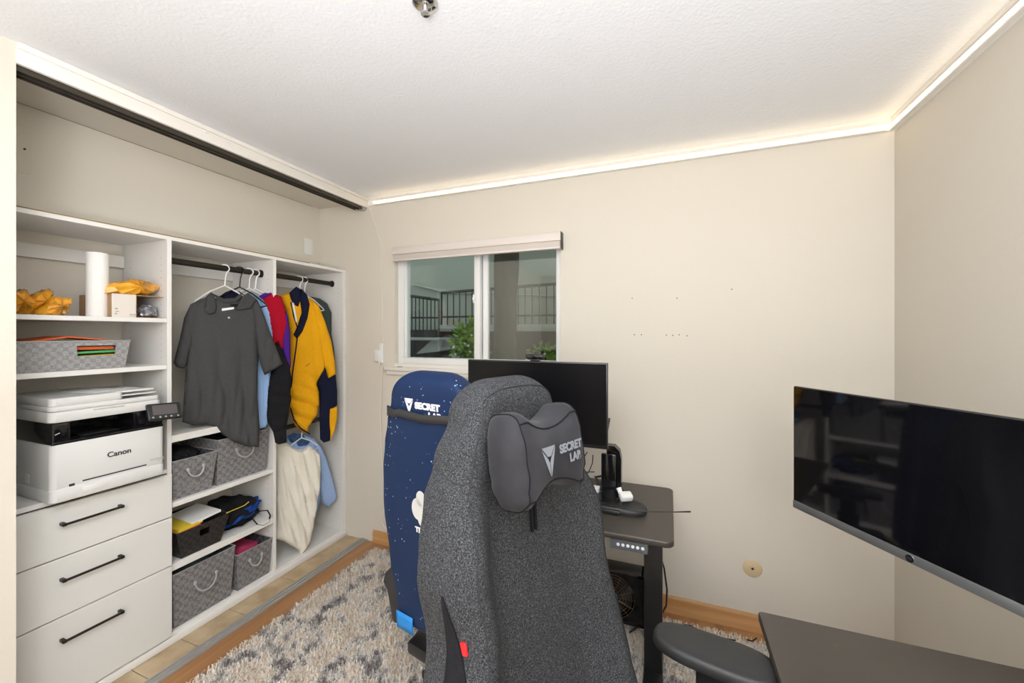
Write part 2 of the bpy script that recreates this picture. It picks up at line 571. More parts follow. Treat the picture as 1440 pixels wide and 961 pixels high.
def smooth_poly(P, it=2):
    P = [Vector(p) for p in P]
    for _ in range(it):
        Q = []
        for i in range(len(P)):
            a, b = P[i], P[(i + 1) % len(P)]
            Q += [a * .75 + b * .25, a * .25 + b * .75]
        P = Q
    return P


def cloth_mb(poly, plane, thick=.012, edge=.03, off=0.0, folds=(), res=.010, rnd=0, seed=0, noise_amp=.004, noise_f=9, flat_back=False):
    """poly in plane coords. folds: (amp, wavelength, angle, v0, v1) ridge trains, strongest between heights v0..v1"""
    P = smooth_poly([(p[0], p[1], 0) for p in poly], rnd)
    B = []
    n = len(P)
    for i in range(n):
        a, b = P[i], P[(i + 1) % n]
        k = max(1, int((b - a).length / res))
        for j in range(k): B.append((a + (b - a) * j / k))
    Bx = np.array([(p.x, p.y) for p in B])
    E0 = Bx; E1 = np.roll(Bx, -1, 0)
    lo = Bx.min(0); hi = Bx.max(0)
    gx = np.arange(lo[0], hi[0], res); gy = np.arange(lo[1], hi[1], res)
    G = np.array([(x + (j % 2) * res / 2, y) for j, y in enumerate(gy) for x in gx])
    ins = np.zeros(len(G), bool)
    for (x0, y0), (x1, y1) in zip(E0, E1):
        if y0 == y1: continue
        c = ((y0 > G[:, 1]) != (y1 > G[:, 1])) & (G[:, 0] < (x1 - x0) * (G[:, 1] - y0) / (y1 - y0) + x0)
        ins ^= c
    G = G[ins]

    def dist(Q):
        d = np.full(len(Q), 9.0)
        for a, b in zip(E0, E1):
            ab = b - a; L = (ab @ ab) + 1e-12
            t = np.clip(((Q - a) @ ab) / L, 0, 1)
            d = np.minimum(d, np.hypot(*(Q - (a + t[:, None] * ab)).T))
        return d
    if len(G):
        dg = dist(G); G = G[dg > res * .55]
    nb = len(Bx)
    V = [Vector((float(x), float(y))) for x, y in np.vstack([Bx, G])]
    ed = [(i, (i + 1) % nb) for i in range(nb)]
    vo, eo, fo, ov, oe, of = delaunay_2d_cdt(V, ed, [list(range(nb))], 1, 1e-6)
    Q = np.array([(v.x, v.y) for v in vo]); d = dist(Q)
    q = np.clip(d / edge, 0, 1); hh = thick * np.sqrt(1 - (1 - q) ** 2)
    mb = MB(); F = []; K = []
    for i, (u, v) in enumerate(Q):
        f = noise_amp * noise.noise(Vector((u * noise_f, v * noise_f, seed * 3.1))) * 2
        for (amp, wl, ang, v0, v1) in folds:
            s_ = u * math.cos(ang) + v * math.sin(ang)
            s_ += .3 * wl * noise.noise(Vector((u * 6, v * 3, seed + 5)))
            g = 1 - min(1, abs((v - (v0 + v1) / 2) / (abs(v1 - v0) / 2 + 1e-6))) ** 3
            sn = abs(math.sin(PI * s_ / wl)) ** .8 * 2 - 1
            f += amp * sn * max(0, g)
        qq = min(1, d[i] / (edge * .7) + .25)
        f *= qq
        F.append(mb.bm.verts.new(plane.w(u, v, off + f + hh[i])))
        if d[i] < res * .2: K.append(F[-1])
        else: K.append(mb.bm.verts.new(plane.w(u, v, off + (0 if flat_back else f) - hh[i] * .8)))
    for f in fo:
        if len(set(f)) < 3: continue
        for L_ in ([F[i] for i in f], [K[i] for i in f][::-1]):
            try: mb.bm.faces.new(L_).smooth = True
            except ValueError: pass
    return mb


def pxs(plane, pts, off=0): return [plane.px(x, y, off) for x, y in pts]


# ================================================================== ROOM
YB, XR, ZC = 2.33, 0.947, 2.475          # back wall, right wall, ceiling
XN, YN = -2.035, 0.645                   # nib wall face and its end
XCB = -2.61                              # closet back behind the shelves
XCU = -2.497                             # closet back above the shelves
WX0, WX1, WZ0, WZ1 = -1.80, -0.605, 1.285, 2.08     # window opening

b = MB(); b.box((XN + .0, -1.7, -.1), (XR + .1, YB + .1, 0)); b.box((XCB - .1, .5, -.1), (XN, YB + .1, -.006))
struct('floor', b, 'floorwood')
b = MB(); b.box((XN - .005, -1.7, ZC), (XR + .1, YB + .1, ZC + .1)); struct('ceiling', b, 'ceiling')
b = MB(); b.box((XCB - .1, .5, ZC - .023), (XN - .02, YB + .1, ZC + .1)); o = struct('ceiling', b, 'closet_ceiling')
b = MB()
b.box((XCB - .1, YB, -.1), (WX0, YB + .16, ZC + .1)); b.box((WX1, YB, -.1), (XR + .1, YB + .16, ZC + .1))
b.box((WX0, YB, -.1), (WX1, YB + .16, WZ0)); b.box((WX0, YB, WZ1), (WX1, YB + .16, ZC + .1))
struct('wall_back', b, 'wall', 0)
b = MB(); b.box((XR, -1.7, -.1), (XR + .1, YB + .16, ZC + .1)); struct('wall_right', b, 'wall')
b = MB(); b.box((XN - .12, -1.7, -.1), (XN, YN, ZC + .1)); b.box((XCB - .1, YN - .14, -.1), (XN - .12, YN - .04, ZC + .1))
struct('wall_left', b, 'wall')
b = MB(); b.box((XN - .12, -1.8, -.1), (XR + .1, -1.7, ZC + .1)); struct('wall_front', b, 'wall')
b = MB(); b.box((XCB - .1, .5, -.1), (XCB, YB + .1, ZC)); b.box((XCB, .5, 1.972), (XCU, YB, ZC)); b.box((XCU - .001, .6, ZC - .0255), (XCU + .0012, 2.26, ZC - .0235), mi=1); struct('wall_closet', b, ['wall', 'edge'])

# cornice with LED profile
def cornice(name, p0, p1, nrm):
    b = MB(); n = Vector(nrm); p0 = Vector(p0); p1 = Vector(p1)
    prof = [(0, 0), (.022, 0), (.022, -.012), (.013, -.020), (.010, -.055), (0, -.060)]
    b.prism([p0 + n * a + Vector((0, 0, ZC + h)) for a, h in prof], p1 - p0)
    struct(name, b, 'trimwhite')


cornice('trim_1', (XN, YB, 0), (XR, YB, 0), (0, -1, 0))
cornice('trim_2', (XR, -1.7, 0), (XR, YB - .02, 0), (-1, 0, 0))
b = MB()
b.box((XN - .012, YN, ZC - .070), (XN + .006, YB, ZC), .003)
b.box((XN + .004, YN, ZC - .022), (XN + .016, YB, ZC), .004)
for y in (1.23, 1.33, 1.55):
    b.box((XN + .002, y, ZC - .034), (XN + .010, y + .012, ZC - .016), .001)
struct('trim_3', b, 'trimwhite')

def led(name, p0, p1, nrm, label):
    t = thing(name, label, 'light', ((Vector(p0) + Vector(p1)) / 2))
    n = Vector(nrm); p0 = Vector(p0); p1 = Vector(p1)
    b = MB(); b.prism([p0 + n * a + Vector((0, 0, h)) for a, h in ((.010, -.016), (.026, -.016), (.026, -.010), (.014, -.010), (.014, .0095), (.0250, .0090), (.0250, .0115), (.010, .012))], p1 - p0)
    part('channel', b, 'trimwhite', t)
    b = MB(); b.tube([p0 + n * .024 + Vector((0, 0, .0)), p1 + n * .024 + Vector((0, 0, .0))], .0075, 12)
    part('light_tube', b, 'led', t)
    return t


led('light_strip', (-1.965, YB, 2.432), (XR - .035, YB, 2.432), (0, -1, 0), 'glowing warm white strip light along the top of the window wall')
led('light_strip', (XR, -.9, 2.432), (XR, YB - .02, 2.432), (-1, 0, 0), 'glowing warm white strip light running up the right hand wall')

# baseboards
def bboard(name, p0, p1, nrm):
    b = MB(); n = Vector(nrm); p0 = Vector(p0); p1 = Vector(p1)
    prof = [(0, 0), (.016, 0), (.016, .012), (.011, .020), (.011, .068), (.008, .078), (.004, .086), (0, .088)]
    b.prism([p0 + n * a + Vector((0, 0, h)) for a, h in prof], p1 - p0)
    struct(name, b, 'basewood')


bboard('baseboard_back', (-1.985, YB, 0), (XR, YB, 0), (0, -1, 0))
bboard('baseboard_right', (XR, -1.7, 0), (XR, YB - .017, 0), (-1, 0, 0))

# tile strip and tracks of the closet opening
b = MB()
b.box((-2.60, .6, -.02), (-2.093, YB, -.001), mi=1)
ys = [.64, .88, 1.045, 1.24, 1.47, 1.78, 2.06, YB]
for y0, y1 in zip(ys, ys[1:]):
    b.box((-2.60, y0 + .0015, -.01), (-2.095, y1 - .0015, .003), .001, 1)
struct('trim_4', b, ['tile', 'grout'])
t = thing('sliding_door_track', 'aluminium floor track of the closet doors beside tile strip', 'door track', (-2.07, 1.48, 0))
b = MB(); b.box((-2.0925, YN, 0.0005), (-2.036, YB - .002, .004))
part('track_base', b, 'alu', t)
for x in (-2.088, -2.064, -2.040):
    b = MB(); b.box((x - .003, YN, .003), (x + .003, YB - .002, .012), .001, 1); part('guide_rail', b, 'alu', t)
t = thing('sliding_door_track', 'dark metal ceiling track of the closet doors', 'door track', (-2.07, 1.48, ZC - .03))
b = MB(); b.box((-2.112, YN, ZC - .076), (-2.048, 2.285, ZC - .068)); part('track_base', b, 'rail', t)
for x in (-2.109, -2.080, -2.051):
    b = MB(); b.box((x - .003, YN, ZC - .088), (x + .003, 2.285, ZC - .022), .001, 1); part('guide_rail', b, 'rail', t)
b = MB(); b.box((-2.105, 2.286, ZC - .086), (-2.05, 2.326, ZC - .040), .004); part('end_cap', b, 'alu', t)

# access panel and blank plate in the closet, above the shelves
t = thing('access_panel', 'beige painted access panel with dark screw beside the nib wall', 'panel', (XCU + .002, .76, 2.15))
y1p = atX(43, 180, XCU).y; z1p = atX(30, 176, XCU).z; z0p = atX(30, 243, XCU).z
b = MB(); b.box((XCU + .0002, .66, z0p), (XCU + .0030, y1p, z1p), .001, 1); part('cover', b, 'wall', t)
b = MB(); c = atX(34, 210, XCU); b.lathe([(.004, 0), (.004, .003), (.002, .004)], (XCU + .002, c.y, c.z), 'X', 12); part('screw', b, 'darkmetal', t)
c = atX(433.5, 347, XCU)
t = thing('blank_plate', 'small white blank cover plate on closet wall above right bay', 'wall plate', c)
b = MB(); b.box((XCU + .0003, c.y - .036, c.z - .058), (XCU + .007, c.y + .036, c.z + .058), .003); part('plate', b, 'plastic_w', t)
for dz in (-.03, .03):
    b = MB(); b.lathe([(.003, 0), (.003, .0015)], (XCU + .0068, c.y, c.z + dz), 'X', 10); part('screw', b, 'plastic_w', t)

# ================================================================== WINDOW
b = MB()
fz0, fz1 = 1.303, WZ1
yf = YB + .055
fx0, fx1 = WX0 + .005, WX1 - .0
b.box((WX0, YB + .035, WZ0), (WX0 + .048, YB + .115, WZ1), .004)
b.box((WX1 - .035, YB + .035, WZ0), (WX1, YB + .115, WZ1), .004)
b.box((WX0 + .001, YB + .036, WZ0 + .001), (WX1 - .001, YB + .1145, WZ0 + .045), .004)
b.box((WX0 + .001, YB + .036, WZ1 - .035), (WX1 - .001, YB + .1145, WZ1 - .001), .004)
b.box((WX0 + .048, YB + .05, WZ0 + .045), (WX0 + .060, YB + .10, WZ1 - .035), .002)
b.box((-1.200, YB + .040, WZ0 + .045), (-1.158, YB + .095, WZ1 - .035), .004)
b.box((-1.152, YB + .075, WZ0 + .045), (-1.116, YB + .112, WZ1 - .035), .003)
b.box((-1.204, YB + .028, 1.70), (-1.190, YB + .045, 1.755), .003)
b.box((-1.204, YB + .022, 1.72), (-1.182, YB + .030, 1.735), .002)
b.box((WX1 - .047, YB + .07, WZ0 + .045), (WX1 - .035, YB + .11, WZ1 - .035), .002)
wf = struct('window_1', b, 'vinyl')
b = MB(); b.box((WX0 + .06, YB + .066, WZ0 + .04), (-1.19, YB + .070, WZ1 - .03)); part('pane', b, 'glass', wf)
b = MB(); b.box((-1.13, YB + .092, WZ0 + .04), (WX1 - .04, YB + .096, WZ1 - .03)); part('pane', b, 'glass2', wf)
b = MB()
b.box((-1.873, YB - .030, 1.238), (-.60, YB + .034, 1.266), .006); b.box((-1.86, YB - .017, 1.212), (-.61, YB, 1.240), .003)
b.box((WX0 + .0005, YB - .004, 1.262), (WX1 - .0005, YB + .042, 1.2885))
part('window_sill', b, 'trimwhite', wf)
t = thing('roller_blind', 'closed greige roller blind cassette along the top of the window', 'blind', (-1.19, YB - .03, 2.0))
zt0 = 2.090
b = MB(); b.box((-1.786, YB - .052, 2.043), (-.592, YB - .001, 2.092), .003); part('cassette', b, 'blindcas', t)
b = MB(); b.box((-1.782, YB - .044, 2.008), (-.596, YB - .006, 2.043), .002); part('fabric_roll', b, 'blind', t)
b = MB(); b.box((-1.784, YB - .050, 1.996), (-.594, YB - .020, 2.009), .004); part('bottom_bar', b, 'blindcas', t)
b = MB(); b.box((-.592, YB - .054, 1.994), (-.588, YB - .001, 2.094), .001); part('end_cap', b, 'rail', t)
b = MB(); b.tube([atY(557, 514.0, YB - .012), atY(561, 513.4, YB - .012), atY(567, 514.4, YB - .012)], .0022, 6)
# ================================================================== OUTSIDE
b.bm.free()
YW = 6.4
b = MB(); b.box((-8, YW, -1), (1.5, YW + .2, 5.2)); b.box((-8.2, 2.6, -1), (-8, YW, 5.2)); tag(part('neighbouring_wall', b, 'outwall'), 'grey green rendered wall of the neighbouring building outside', 'wall')
b = MB(); b.box((-9, YB + .17, -1.2), (3, YW, -1.0)); struct('ground', b, 'outdark')
p = atY(582, 400, YW - .03); q = atY(622, 411, YW - .03)
b = MB(); b.tube([p, q], .022, 6); b.tube([q, atY(790, 417, YW - .02)], .022, 6)
tag(part('ledge_strip', b, 'conc'), 'pale sloping ledge line on the neighbouring wall', 'ledge')

def railing(label, top, zb_px, ym, y0, y1, xs, extra=0):
    """top: [(x,y),(x,y)] photo points of the handrail ends"""
    A = atY(*top[0], y0); B = atY(*top[1], y1)
    LA = atY(top[0][0], zb_px[0], y0); LB = atY(top[1][0], zb_px[1], y1)
    MA = atY(top[0][0], ym[0], y0); MB_ = atY(top[1][0], ym[1], y1)
    t = thing('iron_railing', label, 'railing', (A + B) / 2 - Vector((0, 0, A.z - LA.z)))
    b = MB(); b.tube([A, B], .022, 8); part('handrail', b, 'iron', t)
    b = MB(); b.tube([MA, MB_], .014, 8); part('lower_rail', b, 'iron', t)
    for k in range(xs):
        f = k / (xs - 1); P = A.lerp(B, f); Q = LA.lerp(LB, f)
        b = MB(); r = .016 if k in (0, xs - 1) else .009
        b.cyl(P, Q, r, 8); part('post' if r > .012 else 'baluster', b, 'iron', t)
    return t


railing('black iron railing on the lower landing outside the left pane', [(574, 416), (617, 422)], (467, 467), (447, 447), 5.2, 5.2, 9)
railing('black iron railing above the concrete landing behind the tree trunk', [(621, 412), (800, 398)], (457, 456), (446, 443), 5.6, 5.6, 20)
b = MB(); p = atY(617, 458, 5.55); q = atY(830, 463, 5.55); b.box((p.x, 5.5, q.z - .03), (q.x + .4, 5.89, p.z), .01)
tag(part('concrete_landing', b, 'conc'), 'pale concrete landing slab carrying the long railing outside', 'landing')
b = MB(); p = atY(574, 476, 5.15); q = atY(620, 479, 5.15); b.box((p.x - .6, 5.1, q.z), (q.x, 5.69, p.z + .01), .01)
tag(part('concrete_step', b, 'conc'), 'narrow concrete step below the short railing outside', 'step')
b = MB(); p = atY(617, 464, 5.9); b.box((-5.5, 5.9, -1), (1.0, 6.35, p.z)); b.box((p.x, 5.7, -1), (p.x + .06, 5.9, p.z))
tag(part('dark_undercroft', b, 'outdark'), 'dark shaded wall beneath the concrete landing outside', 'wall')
b = MB(); b.prism([atY(608, 478, 5.3), atY(623, 478, 5.3), atY(618, 494, 5.3), atY(585, 498, 5.3)], (0, .3, 0))
tag(part('stair_stringer', b, 'conc'), 'slanting grey stair piece below the concrete step outside', 'stair')
b = MB(); p = atY(712, 400, 3.6)
pts = [(p.x + .012 * math.sin(z * 3), 3.6, z) for z in np.linspace(-1, 3.6, 14)]
b.tube(pts, [.115 + .01 * math.sin(z * 2.3) for z in range(14)], 18)
tag(part('tree_trunk', b, 'trunk'), 'dark tree trunk standing close outside the right window pane', 'tree trunk')

def bush(name, label, c, rad, n, leaf, mats, seed, flowers=0):
    random.seed(seed)
    t = thing(name, label, 'plant', (c[0], c[1], -1.0))
    b = MB()
    for k in range(5):
        a = random.uniform(0, 2 * PI)
        b.tube([(c[0] + .03 * math.cos(a), c[1] + .03 * math.sin(a), -1), (c[0] + .1 * math.cos(a), c[1] + .1 * math.sin(a), c[2] - .3), (c[0] + rad[0] * .5 * math.cos(a), c[1] + rad[1] * .5 * math.sin(a), c[2])], .008, 6)
    part('stem', b, 'trunk', t)
    b = MB()
    for k in range(n):
        d = Vector((random.gauss(0, 1), random.gauss(0, 1), random.gauss(0, 1))).normalized() * random.uniform(.3, 1) ** .6
        p = Vector(c) + Vector((d.x * rad[0], d.y * rad[1], d.z * rad[2]))
        ax = (d + Vector((random.gauss(0, .5), random.gauss(0, .5), random.gauss(.3, .5)))).normalized()
        sd = ax.cross(Vector((random.random(), random.random(), random.random()))).normalized(); up = ax.cross(sd)
        L, w = leaf * random.uniform(.7, 1.2), leaf * .3
        P = [p, p + ax * L * .5 + sd * w + up * w * .2, p + ax * L, p + ax * L * .5 - sd * w + up * w * .2]
        b.quad(P)
    part('foliage', b, mats, t, kind='stuff')
    if flowers:
        b = MB()
        for k in range(flowers):
            d = Vector((random.gauss(0, 1), -abs(random.gauss(0, 1)), random.gauss(-.3, .6))).normalized()
            p = Vector(c) + Vector((d.x * rad[0], d.y * rad[1], d.z * rad[2] - rad[2] * .3))
            b.ball(p, .014, sub=1)
        part('flowers', b, 'petal', t, kind='stuff')
    return t


c = atY(661, 487, 3.4)
bush('leafy_shrub', 'bright green leafy shrub outside in the middle of the window', tuple(c), (.16, .16, .24), 700, .07, 'leaf', 3, 26)
c = atY(762, 503, 3.5)
bush('leafy_shrub', 'low green shrub outside behind the webcam', tuple(c), (.15, .12, .12), 260, .05, 'leaf', 4, 14)

# ================================================================== CLOSET ORGANISER
XF = -2.235
XK = -2.605
org = thing('closet_organizer', 'built-in white closet organizer with shelves, drawers and hanging rods', 'closet organizer', (-2.42, 1.48, 0))
TOP = 1.972
def panel_holes(b, y, side, z0, z1):
    for x in (XF - .045, XF - .30):
        z = z0
        while z < z1:
            yy = y + side * .0006
            t = bmesh.new()
            bmesh.ops.create_circle(t, cap_ends=True, radius=.0028, segments=6)
            for v in t.verts: v.co = Vector((x + v.co.x, yy, z + v.co.y))
            b.merge(t, 1); z += .032
def side(y0, y1, z0, z1, holes):
    b = MB(); b.box((XK, y0, z0), (XF, y1, z1), .001, 1)
    for s, yy in holes: panel_holes(b, yy, s, z0 + .08, z1 - .08)
    part('side_panel', b, ['whitemel', 'peg'], org)
side(.607, .640, .055, TOP - .022, [])
side(1.185, 1.204, .055, TOP - .022, [(-1, 1.185)])
side(1.738, 1.757, .055, TOP - .022, [(-1, 1.738)])
side(2.296, 2.326, .055, TOP - .022, [(-1, 2.296)])
b = MB(); b.box((XK, .607, TOP - .024), (XF, 2.326, TOP - .004), .001, 1); b.box((XF - .006, .607, TOP - .006), (XF + .001, 2.0, TOP - .001), mi=1)
part('top_panel', b, ['whitemel', 'edge'], org)
b = MB(); b.box((XK, .607, 0.004), (XF - .0, 2.326, .055), .002, 1); b.box((XF - .002, .607, 0.004), (XF + .012, 2.328, .040), .004)
part('plinth', b, 'whitemel', org)
def shelf(y0, y1, z, th=.019, bk=XK):
    b = MB(); b.box((bk, y0, z - th), (XF, y1, z), .001, 1); part('shelf', b, 'whitemel', org)
shelf(.641, 1.184, 1.571); shelf(.641, 1.184, 1.350, .021)
shelf(.641, 1.184, .852, .02)
SA, SB, SC = 1.006, .681, .385
shelf(1.205, 1.737, SA, .034); shelf(1.205, 1.737, SB, .024); shelf(1.205, 1.737, SC, .034)
for y0, y1 in ((.641, 1.184), (1.205, 1.737), (1.758, 2.295)):
    b = MB(); b.box((XK + .001, y0, 1.832), (XK + .018, y1, 1.892), .001, 1); part('mounting_rail', b, 'whitemel', org)
for z1, z0 in ((.828, .624), (.619, .391), (.386, .052)):
    b = MB(); b.box((XF - .001, .643, z0), (XF + .018, 1.196, z1), .0015, 1); d = part('drawer', b, 'drawer', org)
    hz = {.828: .755, .619: .537, .386: .300}[z1]
    b = MB()
    X1 = XF + .018 + .026
    p0 = atX(88, 744, X1); p1 = atX(175, 717, X1); y0, y1 = p0.y, p1.y
    b.box((X1 - .005, y0, hz - .004), (X1 + .004, y1, hz + .004), .0015)
    for yy in (y0, y1 - .012):
        b.box((XF + .017, yy, hz - .006), (X1 + .004, yy + .012, hz + .006), .002)
    part('handle', b, 'darkmetal', d)
XROD = -2.335
def rod(y0, y1, z):
    b = MB()
    pr = [(XROD + .010 * math.cos(a) , 0, z + .016 * math.sin(a)) for a in np.linspace(0, 2 * PI, 16, endpoint=False)]
    b.prism([Vector((p[0], y0, p[2])) for p in pr], (0, y1 - y0, 0)); r = part('hanging_rod', b, 'darkmetal', org)
    for y, s in ((y0, 1), (y1, -1)):
        b = MB()
        b.prism([Vector((XROD + (p[0] - XROD) * 1.7, y, z + (p[2] - z) * 1.45)) for p in pr], (0, s * .012, 0)); part('rod_flange', b, 'darkmetal', r)
rod(1.205, 1.737, 1.866); rod(1.758, 2.295, 1.868)
ZR2 = .885
rod(1.758, 2.295, ZR2)

# ---- things on the top shelf
def crumple(name, label, pts, X0, z0, seed, depth=.09, m='amber', group='amber plastic pouches on the top shelf'):
    """crushed bag: faceted lump with the outline of its photo points at X0"""
    random.seed(seed)
    P = [atX(x, y, X0) for x, y in pts]
    cy = sum(p.y for p in P) / len(P); cz = (max(p.z for p in P) + z0) / 2
    mb = MB(); rows = []
    n = 28
    # resample outline radially
    ang = [(math.atan2(max(p.z, z0) - cz, p.y - cy), (Vector((p.y - cy, max(p.z, z0) - cz))).length) for p in P]
    ang.sort()
    def rad(a):
        for i in range(len(ang)):
            a0, r0 = ang[i]; a1, r1 = ang[(i + 1) % len(ang)]
            if i == len(ang) - 1: a1 += 2 * PI
            for aa in (a, a + 2 * PI):
                if a0 <= aa <= a1: f = (aa - a0) / (a1 - a0 + 1e-9); return r0 * (1 - f) + r1 * f
        return ang[0][1]
    for j, s in enumerate(np.linspace(-1, 1, 9)):
        k = (1 - abs(s) ** 2.6) ** .5 * .98 + .02
        row = []
        for i in range(n):
            a = -PI + 2 * PI * (i + .5) / n; r = rad(a) * k * (1 + random.uniform(-.13, .05))
            y = cy + r * math.cos(a); z = cz + r * math.sin(a)
            row.append((X0 - depth / 2 + s * depth / 2 + random.uniform(-.008, .008), y, max(z, z0 + .0005)))
        rows.append(row)
    mb.grid(rows, closed=True, caps=True)
    o = part(name, mb, m, smooth=22)
    return tag(o, label, 'pouch', group)
ZS1 = 1.571
crumple('plastic_pouch', 'crumpled amber plastic pouch at the left end of the top shelf', [(14, 443), (14, 409), (30, 408), (44, 406), (49, 418), (50, 441)], -2.29, ZS1, 1)
crumple('plastic_pouch', 'crumpled amber plastic pouch in the middle of the three', [(46, 442), (48, 418), (62, 410), (78, 405), (80, 412), (74, 425), (66, 441)], -2.30, ZS1, 2)
crumple('plastic_pouch', 'crumpled amber plastic pouch nearest the paper towel roll', [(58, 442), (70, 428), (80, 417), (98, 419), (106, 418), (104, 430), (98, 442)], -2.25, ZS1, 3)
t = thing('paper_towel_roll', 'tall white paper towel roll standing on the top shelf', 'paper towel', (-2.33, .0, ZS1))
t.location = (-2.325, atX(137, 440, -2.325).y, ZS1); WM[t.name] = Matrix.Translation(t.location)
cc = t.location; zt = atX(137, 356, -2.32).z
b = MB(); b.lathe([(.019, .004), (.034, 0), (.036, .004), (.036, zt - ZS1 - .003), (.034, zt - ZS1), (.019, zt - ZS1 - .003)], cc, n=40); part('paper', b, 'towel', t)
b = MB(); b.lathe([(.0185, .002), (.0185, zt - ZS1 - .004), (.0165, zt - ZS1 - .004), (.0165, .002)], cc, n=24); part('core', b, 'card', t)
# cardboard box open at the front right, pouch on it, foil inside
t = thing('shipping_box', 'small white and brown open cardboard box on the top shelf', 'box', (-2.31, 1.10, ZS1))
X0 = -2.262; ya = atX(157, 440, X0).y; yb = atX(232, 440, X0).y; ym = atX(191, 440, X0).y; zt = atX(191, 415, X0).z
b = MB(); W_ = .003
b.box((XK + .08, ya, ZS1), (X0, ya + W_, zt)); b.box((XK + .08, ym, ZS1 + .001), (X0, ym + W_, zt)); b.box((XK + .08, yb - W_, ZS1), (X0, yb, zt))
b.box((XK + .08, ya, ZS1), (XK + .083, yb, zt)); b.box((XK + .08, ya, ZS1), (X0, yb, ZS1 + W_)); b.box((XK + .08, ya, zt - W_), (X0, yb, zt))
part('carton', b, 'card', t)
b = MB(); b.box((X0 - .001, ya, ZS1 + .0005), (X0 + .002, ym, zt), .0005, 1); f = part('front_flap', b, 'cardw', t)
b = MB()
for k, (dy, dz, w, h) in enumerate(((.01, .035, .010, .006), (.012, .024, .012, .004), (.010, .013, .008, .006), (.062, .012, .022, .004), (.060, .006, .026, .002))):
    b.box((X0 + .0018, ya + dy, ZS1 + dz), (X0 + .0024, ya + dy + w, ZS1 + dz + h))
b.bm.free()
for k, (dy, dz, w, h) in enumerate(((.01, .035, .010, .006), (.012, .024, .012, .004), (.010, .013, .008, .006), (.062, .012, .022, .004), (.060, .006, .026, .002))):
    b = MB(); b.box((X0 + .0018, ya + dy, ZS1 + dz), (X0 + .0024, ya + dy + w, ZS1 + dz + h)); part('printed_mark', b, 'greyink', f)
b = MB(); b.ball((X0 - .035, (ym + yb) / 2 + .004, ZS1 + .034), .030, sc=(1.1, 1.2, 1), sub=3, warp=.35, wf=4, seed=5)
tag(part('foil_parcel', b, 'foil', smooth=15), 'shiny clear bubble wrapped parcel inside the open cardboard box', 'parcel')
crumple('plastic_pouch', 'amber plastic pouch lying on top of the cardboard box', [(152, 414), (153, 400), (175, 396), (190, 395), (205, 392), (220, 397), (232, 401), (232, 411), (220, 413), (200, 414)], -2.25, zt, 6, .16)

# ---- light woven basket with papers, second shelf
def sweep_basket(name, label, y0, y1, yb0, yb1, z0, z1, xf_top, xf_bot, xb, m_out, m_in, cut=None, handle=True, group=None, hm='handle_clear', hz=None, rim='weave_rim'):
    t = thing(name, label, 'basket', ((xf_bot + xb) / 2, (yb0 + yb1) / 2, z0), group=group)
    th = .005
    xbb = xb + .02
    T = [(xf_top, y0), (xf_top, y1), (xb, y1), (xb, y0)]; Bt = [(xf_bot, yb0), (xf_bot, yb1), (xbb, yb1), (xbb, yb0)]
    def ins(Q, d):
        cx = sum(q[0] for q in Q) / 4; cy = sum(q[1] for q in Q) / 4
        return [(q[0] + (d if q[0] < cx else -d), q[1] + (d if q[1] < cy else -d)) for q in Q]
    b = MB(); To, Bo, Ti, Bi = T, Bt, ins(T, th), ins(Bt, th)
    N = 8
    for i in range(4):
        j = (i + 1) % 4
        if i == 0 and cut:
            # front wall with a grip slot: build as strips
            ysl = [0, cut[0], cut[1], 1]; zsl = [0, cut[2], cut[3], 1]
            def pt(Qb, Qt, u, v):
                A = Vector((*Qb[0], z0)).lerp(Vector((*Qb[1], z0)), u); B_ = Vector((*Qt[0], z1)).lerp(Vector((*Qt[1], z1)), u); return A.lerp(B_, v)
            for a in range(3):
                for c_ in range(3):
                    if a == 1 and c_ == 1: continue
                    P = [pt(Bo, To, ysl[a], zsl[c_]), pt(Bo, To, ysl[a + 1], zsl[c_]), pt(Bo, To, ysl[a + 1], zsl[c_ + 1]), pt(Bo, To, ysl[a], zsl[c_ + 1])]
                    b.prism(P, (-th, 0, 0))
        else:
            b.quad([(*Bo[i], z0), (*Bo[j], z0), (*To[j], z1), (*To[i], z1)])
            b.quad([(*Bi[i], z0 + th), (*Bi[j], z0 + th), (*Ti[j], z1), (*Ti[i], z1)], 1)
            b.quad([(*To[i], z1), (*To[j], z1), (*Ti[j], z1), (*Ti[i], z1)])
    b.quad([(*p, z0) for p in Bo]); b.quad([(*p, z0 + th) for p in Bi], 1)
    part('woven_body', b, [m_out, m_in], t)
    b = MB(); b.tube([(*p, z1) for p in T], .0032, 6, closed=True); part('rim', b, rim, t)
    if handle:
        yc = (y0 + y1) / 2; w = (y1 - y0) * .17; zt_ = z0 + (z1 - z0) * (hz or .70)
        fx = lambda z: xf_bot + (xf_top - xf_bot) * (z - z0) / (z1 - z0)
        pts = [(fx(zt_ - s_) + .006 + .012 * math.sin(PI * k / 12), yc - w * math.cos(PI * k / 12) , zt_ - (z1 - z0) * .22 * math.sin(PI * k / 12)) for k in range(13) for s_ in [(z1 - z0) * .22 * math.sin(PI * k / 12)]]
        b = MB(); b.tube(pts, .0042, 8)
        for q in (pts[0], pts[-1]): b.ball(q, .009, sub=2, sc=(.5, 1, 1.2))
        part('loop_handle', b, hm, t)
    return t
z2 = 1.350
sweep_basket('storage_basket', 'light grey woven basket holding papers on the second shelf', .655, 1.046, .690, 1.032, z2 + .001, 1.468, XF - .004, XF - .014, -2.50, 'weave_l', 'weave_in', cut=(.555, .88, .48, .84), handle=False)
